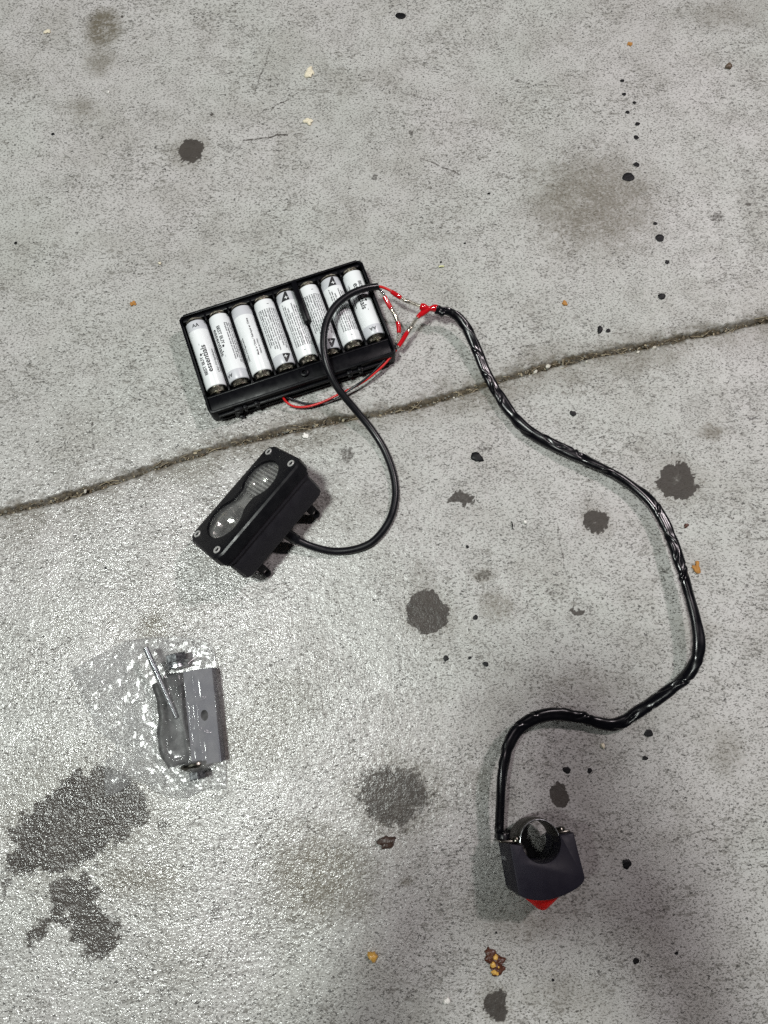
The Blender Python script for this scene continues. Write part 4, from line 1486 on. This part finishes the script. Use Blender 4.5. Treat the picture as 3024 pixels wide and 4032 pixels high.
G = "black tar drops on the concrete"
SMALL = "small round black tar drop stuck to the grey concrete"
LINE = "tar dot of the line of dots above the brown patch"
for px, py, r, lab in [
    (2450, 318, 7, "topmost small " + LINE), (2457, 371, 7, "second from the top small " + LINE), (2498, 404, 6, "third from the top small " + LINE), (2471, 442, 7, "fourth from the top small " + LINE),
    (2510, 488, 8, "fifth from the top small " + LINE), (2505, 541, 9, "sixth from the top small " + LINE), (2506, 648, 10, "small black tar dot just above the largest drop of the line"),
    (2580, 880, 7, "small tar dot just above the domed drop, below the brown patch"), (2627, 1032, 8, "lone small tar dot between the domed drop and the square chip"), (2395, 1302, 8, "small black tar dot touching the pear-shaped chip's right side"),
    (2256, 1628, 11, "black tar dot below the joint, right of the loom"), (1872, 2431, 9, "small black tar dot right of the large round oil stain"), (1840, 2153, 6, "tiny black tar dot above right of the large round stain"),
    (1756, 2592, 10, "left one of three tar dots in a row below the round stain"), (1912, 2615, 10, "right one of three tar dots in a row below the round stain"), (1850, 2590, 6, "middle, smallest of three tar dots in a row below the round stain"),
    (2540, 2985, 9, "tar dot right of the switch, under the round drop by the loom's bend"), (2232, 3032, 13, "larger of two tar dots above the black stain by the switch"), (2322, 3034, 9, "smaller of two tar dots above the black stain by the switch"),
    (2504, 3784, 11, "black tar dot in the lower right, right of the nut cluster"), (2664, 3753, 6, "tiny tar dot in the lower right corner area, right of a bigger one"), (1954, 3672, 4, "tiny tar speck just above the nut cluster"),
    (2177, 3859, 5, "tiny tar dot right of and below the nut cluster"), (1736, 1032, 4, "tiny tar speck just above the pale yellow straw"), (1830, 958, 4, "tiny tar speck above right of the yellow straw"), (1925, 762, 5, "tiny tar dot left of the brown patch"),
    (62, 957, 6, "small tar dot at the left edge, above the level of the battery holder"), (208, 528, 6, "small tar dot left of the torn dark stain"), (416, 2236, 5, "tiny tar dot left of the spotlight, below the joint")]:
    lump(px, py, r * 1.15, r * 1.02, 0.14, M_tar, "tar_drop", lab, "tar drop", G)
lump(1577, 62, 20, 15, .2, M_tar, "tar_drop", "oval black tar drop at the top edge, above the battery holder", "tar drop", G, rough=.1)
lump(2474, 697, 23, 20, .25, M_tar, "tar_drop", "largest of the tar drops near the brown patch, below a line of dots", "tar drop", G, rough=.1)
lump(2598, 937, 18, 16, .25, M_tar, "tar_drop", "domed black tar drop at the lower end of the line of dots", "tar drop", G, rough=.1)
lump(2554, 2887, 16, 16, .16, M_tar, "tar_drop", "round black tar drop just below the lowest bend of the loom", "tar drop", G)
lump(2468, 3402, 16, 20, .4, M_tar, "tar_drop", "black tar drop right of the handlebar switch", "tar drop", G, rough=.25, pitted=.6)
lump(2606, 1167, 16, 14, .5, M_tar, "rubber_chip", "square black rubber chip right of the loom above the joint", "rubber chip", None, rough=.22, seg=7)
lump(2362, 1298, 11, 16, .6, M_tar, "rubber_chip", "black pear-shaped rubber chip just above the joint", "rubber chip", None, rough=.3, seg=9)
lump(1878, 1800, 24, 20, .6, M_tar, "rubber_chip", "torn black rubber chip between the cable loop and the loom", "rubber chip", None, rough=.35, seg=11, pitted=.8)
lump(1522, 3316, 36, 22, 1.8, plain("brown_lump", (0.05, 0.03, 0.022), .45, var=.5, vscale=400, bump=.4, bscale=500), "dirt_lump", "dark brown lump left of the handlebar switch", "dirt lump", None, rough=.35, pitted=1.0, rot=.4)
for px, py, r, h, mat, name, lab, cat in [
    (187, 126, 14, 1.6, M_crumb, "crumb", "cream crumb in the upper left corner area of the concrete", "crumb"),
    (1217, 285, 25, 1.8, M_crumb, "crumb", "largest cream crumb, flattened, straight above another pale crumb", "crumb"),
    (1212, 480, 17, 1.6, M_crumb, "crumb", "pale crumb above the battery holder, under the larger cream crumb", "crumb"),
    (1204, 1719, 13, 2.2, M_chip_white, "crumb", "white crumb in the joint between battery holder and spotlight", "crumb"),
    (2745, 2232, 23, 2.4, M_orange, "crumb", "orange crumb to the right of the black loom", "crumb"),
    (524, 1196, 12, 1.4, M_orange, "crumb", "small brown orange crumb left of the battery holder", "crumb"),
    (1467, 3766, 19, 3.0, M_kernel, "corn_kernel", "yellow corn kernel near the bottom edge of the picture", "corn kernel"),
    (1760, 3940, 14, 1.2, M_chip_white, "white_chip", "small off-white chip below the corn kernel", "chip"),
    (2373, 2936, 10, 1.4, M_crumb, "crumb", "tiny pinkish crumb below the lowest stretch of loom", "crumb"),
    (2868, 262, 14, 1.8, plain("seed_brown", (0.10, 0.07, 0.045), .5, var=.4, vscale=500), "seed", "brown seed in the upper right of the concrete", "seed"),
    (2480, 175, 12, .3, M_orange, "crumb", "flat orange fleck above the line of tar dots", "crumb"),
    (2224, 1194, 10, .8, M_orange, "crumb", "small orange fleck right of the loom's upper bend", "crumb"),
    (2702, 2070, 9, 1.2, M_caramel, "seed", "small brown seed right of the loom, above the orange crumb", "seed"),
    (2068, 2056, 7, 1.0, M_chip_white, "white_chip", "tiny white chip between the two dark round stains", "chip"),
    (428, 364, 5, .8, M_chip_white, "white_chip", "tiny white chip under the long grey smear", "chip"),
    (629, 1037, 6, .8, M_crumb, "crumb", "tiny yellowish crumb above the left corner of the battery holder", "crumb"),
]:
    if name == "crumb" and r >= 11:
        c = at(px, py)
        k = (at(px + 50, py) - at(px - 50, py)).length / 100.0 * r
        b = bmesh.new()
        for q in range(9):
            a_, d_ = rd.uniform(0, 6.3), k * (0.62 if q else 0) * rd.uniform(.5, 1.0)
            pebble(b, (d_ * math.cos(a_), d_ * math.sin(a_), .25), k * rd.uniform(.38, .58), rd, .6, 0, 2)
        o = finish(name, b, mat, None, sharp=60)
        o.location = Vector((c.x, c.y, 0)) * MM
        tag(o, lab, cat)
        continue
    lump(px, py, r, r * rd.uniform(.8, 1.05), h, mat, name, lab, cat, None, rot=rd.uniform(0, 3), rough=.32, pitted=.35, seg=16)
# caramel-brown nut cluster
cl = tag(empty("nut_cluster", loc=at(1948, 3790)), "sticky dark brown nut cluster below the switch", "nut cluster")
b = bmesh.new()
for dx, dy, rx_, ry_, hz in [(-1.6, 3.4, 4.2, 3.6, 1.5), (.8, .2, 5.0, 3.6, 1.9), (1.2, -3.6, 4.0, 3.2, 1.6), (-3.6, 5.6, 1.8, 2.2, 1.0)]:
    n_ = 22
    ph = [rd.uniform(0, 6.3) for _ in range(3)]
    rings = []
    for f, zz in ((1.0, -.3), (1.0, .35), (.82, .8), (.5, 1.0), (.2, .9)):
        rings.append([b.verts.new((dx + rx_ * f * (1 + .16 * math.sin(3 * t + ph[0]) + .12 * math.sin(5 * t + ph[1]) + rd.uniform(-.07, .07)) * math.cos(t),
                                   dy + ry_ * f * (1 + .16 * math.sin(3 * t + ph[0]) + .12 * math.sin(5 * t + ph[1])) * math.sin(t), hz * zz * rd.uniform(.75, 1.2))) for t in np.linspace(0, 2 * math.pi, n_, endpoint=False)])
    for A, B in zip(rings, rings[1:]):
        for k in range(n_):
            b.faces.new((A[k], A[(k + 1) % n_], B[(k + 1) % n_], B[k]))
    b.faces.new(rings[-1])
finish("caramel", b, M_caramel, cl)
for dx, dy, r in [(.3, 3.2, 1.5), (-1.2, -.6, 1.6), (1.8, -1.8, 1.1), (-.6, -4.6, 1.6), (.9, -5.2, 1.2)]:
    b = bmesh.new()
    pebble(b, (dx, dy, 1.5), r, rd, .6, 0, 2)
    finish("nut_piece", b, M_kernel, cl)
# pale straw
b = bmesh.new()
add_tube(b, spline([at(1728, 1050, .6), at(1738, 1048, .9), at(1748, 1049, .6)], .8), .55, 8)
tag(finish("straw", b, plain("yellow_straw", (.66, .66, .34), .5)), "short pale yellow straw above the loom's upper bend", "straw")
b = bmesh.new()
add_tube(b, spline([at(2014, 2054, .5), at(2018, 2066, .9), at(2017, 2078, .5), at(2022, 2084, .4)], .6), .35, 6)
tag(finish("fibre", b, M_tar), "thin curled black fibre between the dark stains", "fibre")
# pale beads lodged in the joint
for px, py, r, lab in [(2158, 1443, 11, "white bead lodged in the joint just right of the loom"), (2577, 1368, 8, "bright round bead in the joint near the right edge"), (2512, 1386, 7, "oval white bead in the joint, left of the bright round one"),
                       (336, 1934, 9, "pinkish round bead in the joint at the left"), (1787, 1566, 6, "tiny white bead in the joint just left of the loom"), (2310, 1424, 10, "cream husk in the joint, right of the white bead"), (2108, 1464, 9, "white splinter in the joint close to the loom")]:
    c = at(px, py)
    k = (at(px + 50, py) - at(px - 50, py)).length / 100.0
    b = bmesh.new()
    pebble(b, (0, 0, 0), r * k * .85, rd, .85, 0, 2)
    o = finish("bead", b, M_bead)
    o.location = Vector((c.x, c.y, -0.2)) * MM
    tag(o, lab, "bead")

# ------------------------------------------------------------------ the hand and phone that take the picture, just behind the lens:
# they stand between the main lamp and the lower right of the slab
CM = Matrix.Translation((0, 0, CAM_H)) @ Matrix.Rotation(R(PITCH), 4, 'X')
phone = tag(empty("smartphone", M=CM), "phone held over the scene, seen only as the soft shadow at lower right", "phone")
b = prism([(x - 24, y - 63) for x, y in rrect(73, 148, 10, 6)], 2.5, 10.5, 1.2, 1.2)
finish("body", b, M_bezel, phone)
b = prism([(x - 24, y - 63) for x, y in rrect(68, 143, 8, 6)], 10.5, 10.9)
finish("screen", b, M_loom, phone)
hm = bpy.data.meshes.new("hand")
HV, HE, HR = [], [], []


def chain(pts, start=None):
    prev = start
    for x, y, z, r in pts:
        HV.append(Vector((x, y, z)) * MM)
        HR.append(r * MM)
        if prev is not None:
            HE.append((prev, len(HV) - 1))
        prev = len(HV) - 1
    return prev


def arm(sx, ox):
    f = lambda pts: [(ox + sx * x, y, z, r) for x, y, z, r in pts]
    wrist = chain(f([(120, -400, -30, 46), (88, -300, -8, 40), (60, -222, 8, 31), (44, -182, 14, 27)]))
    palm = chain(f([(33, -150, 16, 24), (27, -125, 14, 21)]), wrist)
    for k, yb in enumerate((-78, -98, -118, -136)):
        ln = (1.0, 1.08, 1.0, 0.82)[k]
        chain(f([(26, yb, 8, 11), (23, yb + 2, -5, 9.5), (10 - 4 * ln, yb + 5, -9, 8.6), (-8 * ln, yb + 6, -8, 7.6)]), palm if k < 2 else palm - 1)
    chain(f([(24, -118, 20, 12), (14, -98, 20, 10), (4, -82, 18, 8.6)]), palm)


ROOTS = [0]
arm(1, 0)
ROOTS.append(len(HV))
arm(-1, -78)
hm.from_pydata(HV, HE, [])
hand = bpy.data.objects.new("photographer_hands", hm)
COL.objects.link(hand)
Mh = CM.copy()
Mh.translation *= MM
hand.matrix_world = Mh
hm.materials.append(plain("skin", (0.42, 0.25, 0.18), .5))
sk = hand.modifiers.new("skin", 'SKIN')
for i, v in enumerate(hm.skin_vertices[0].data):
    v.radius = (HR[i], HR[i] * .85)
    v.use_root = (i in ROOTS)
ss = hand.modifiers.new("smooth", 'SUBSURF')
ss.levels = ss.render_levels = 2
tag(hand, "pair of hands holding the phone, shading the concrete at lower right", "hands")
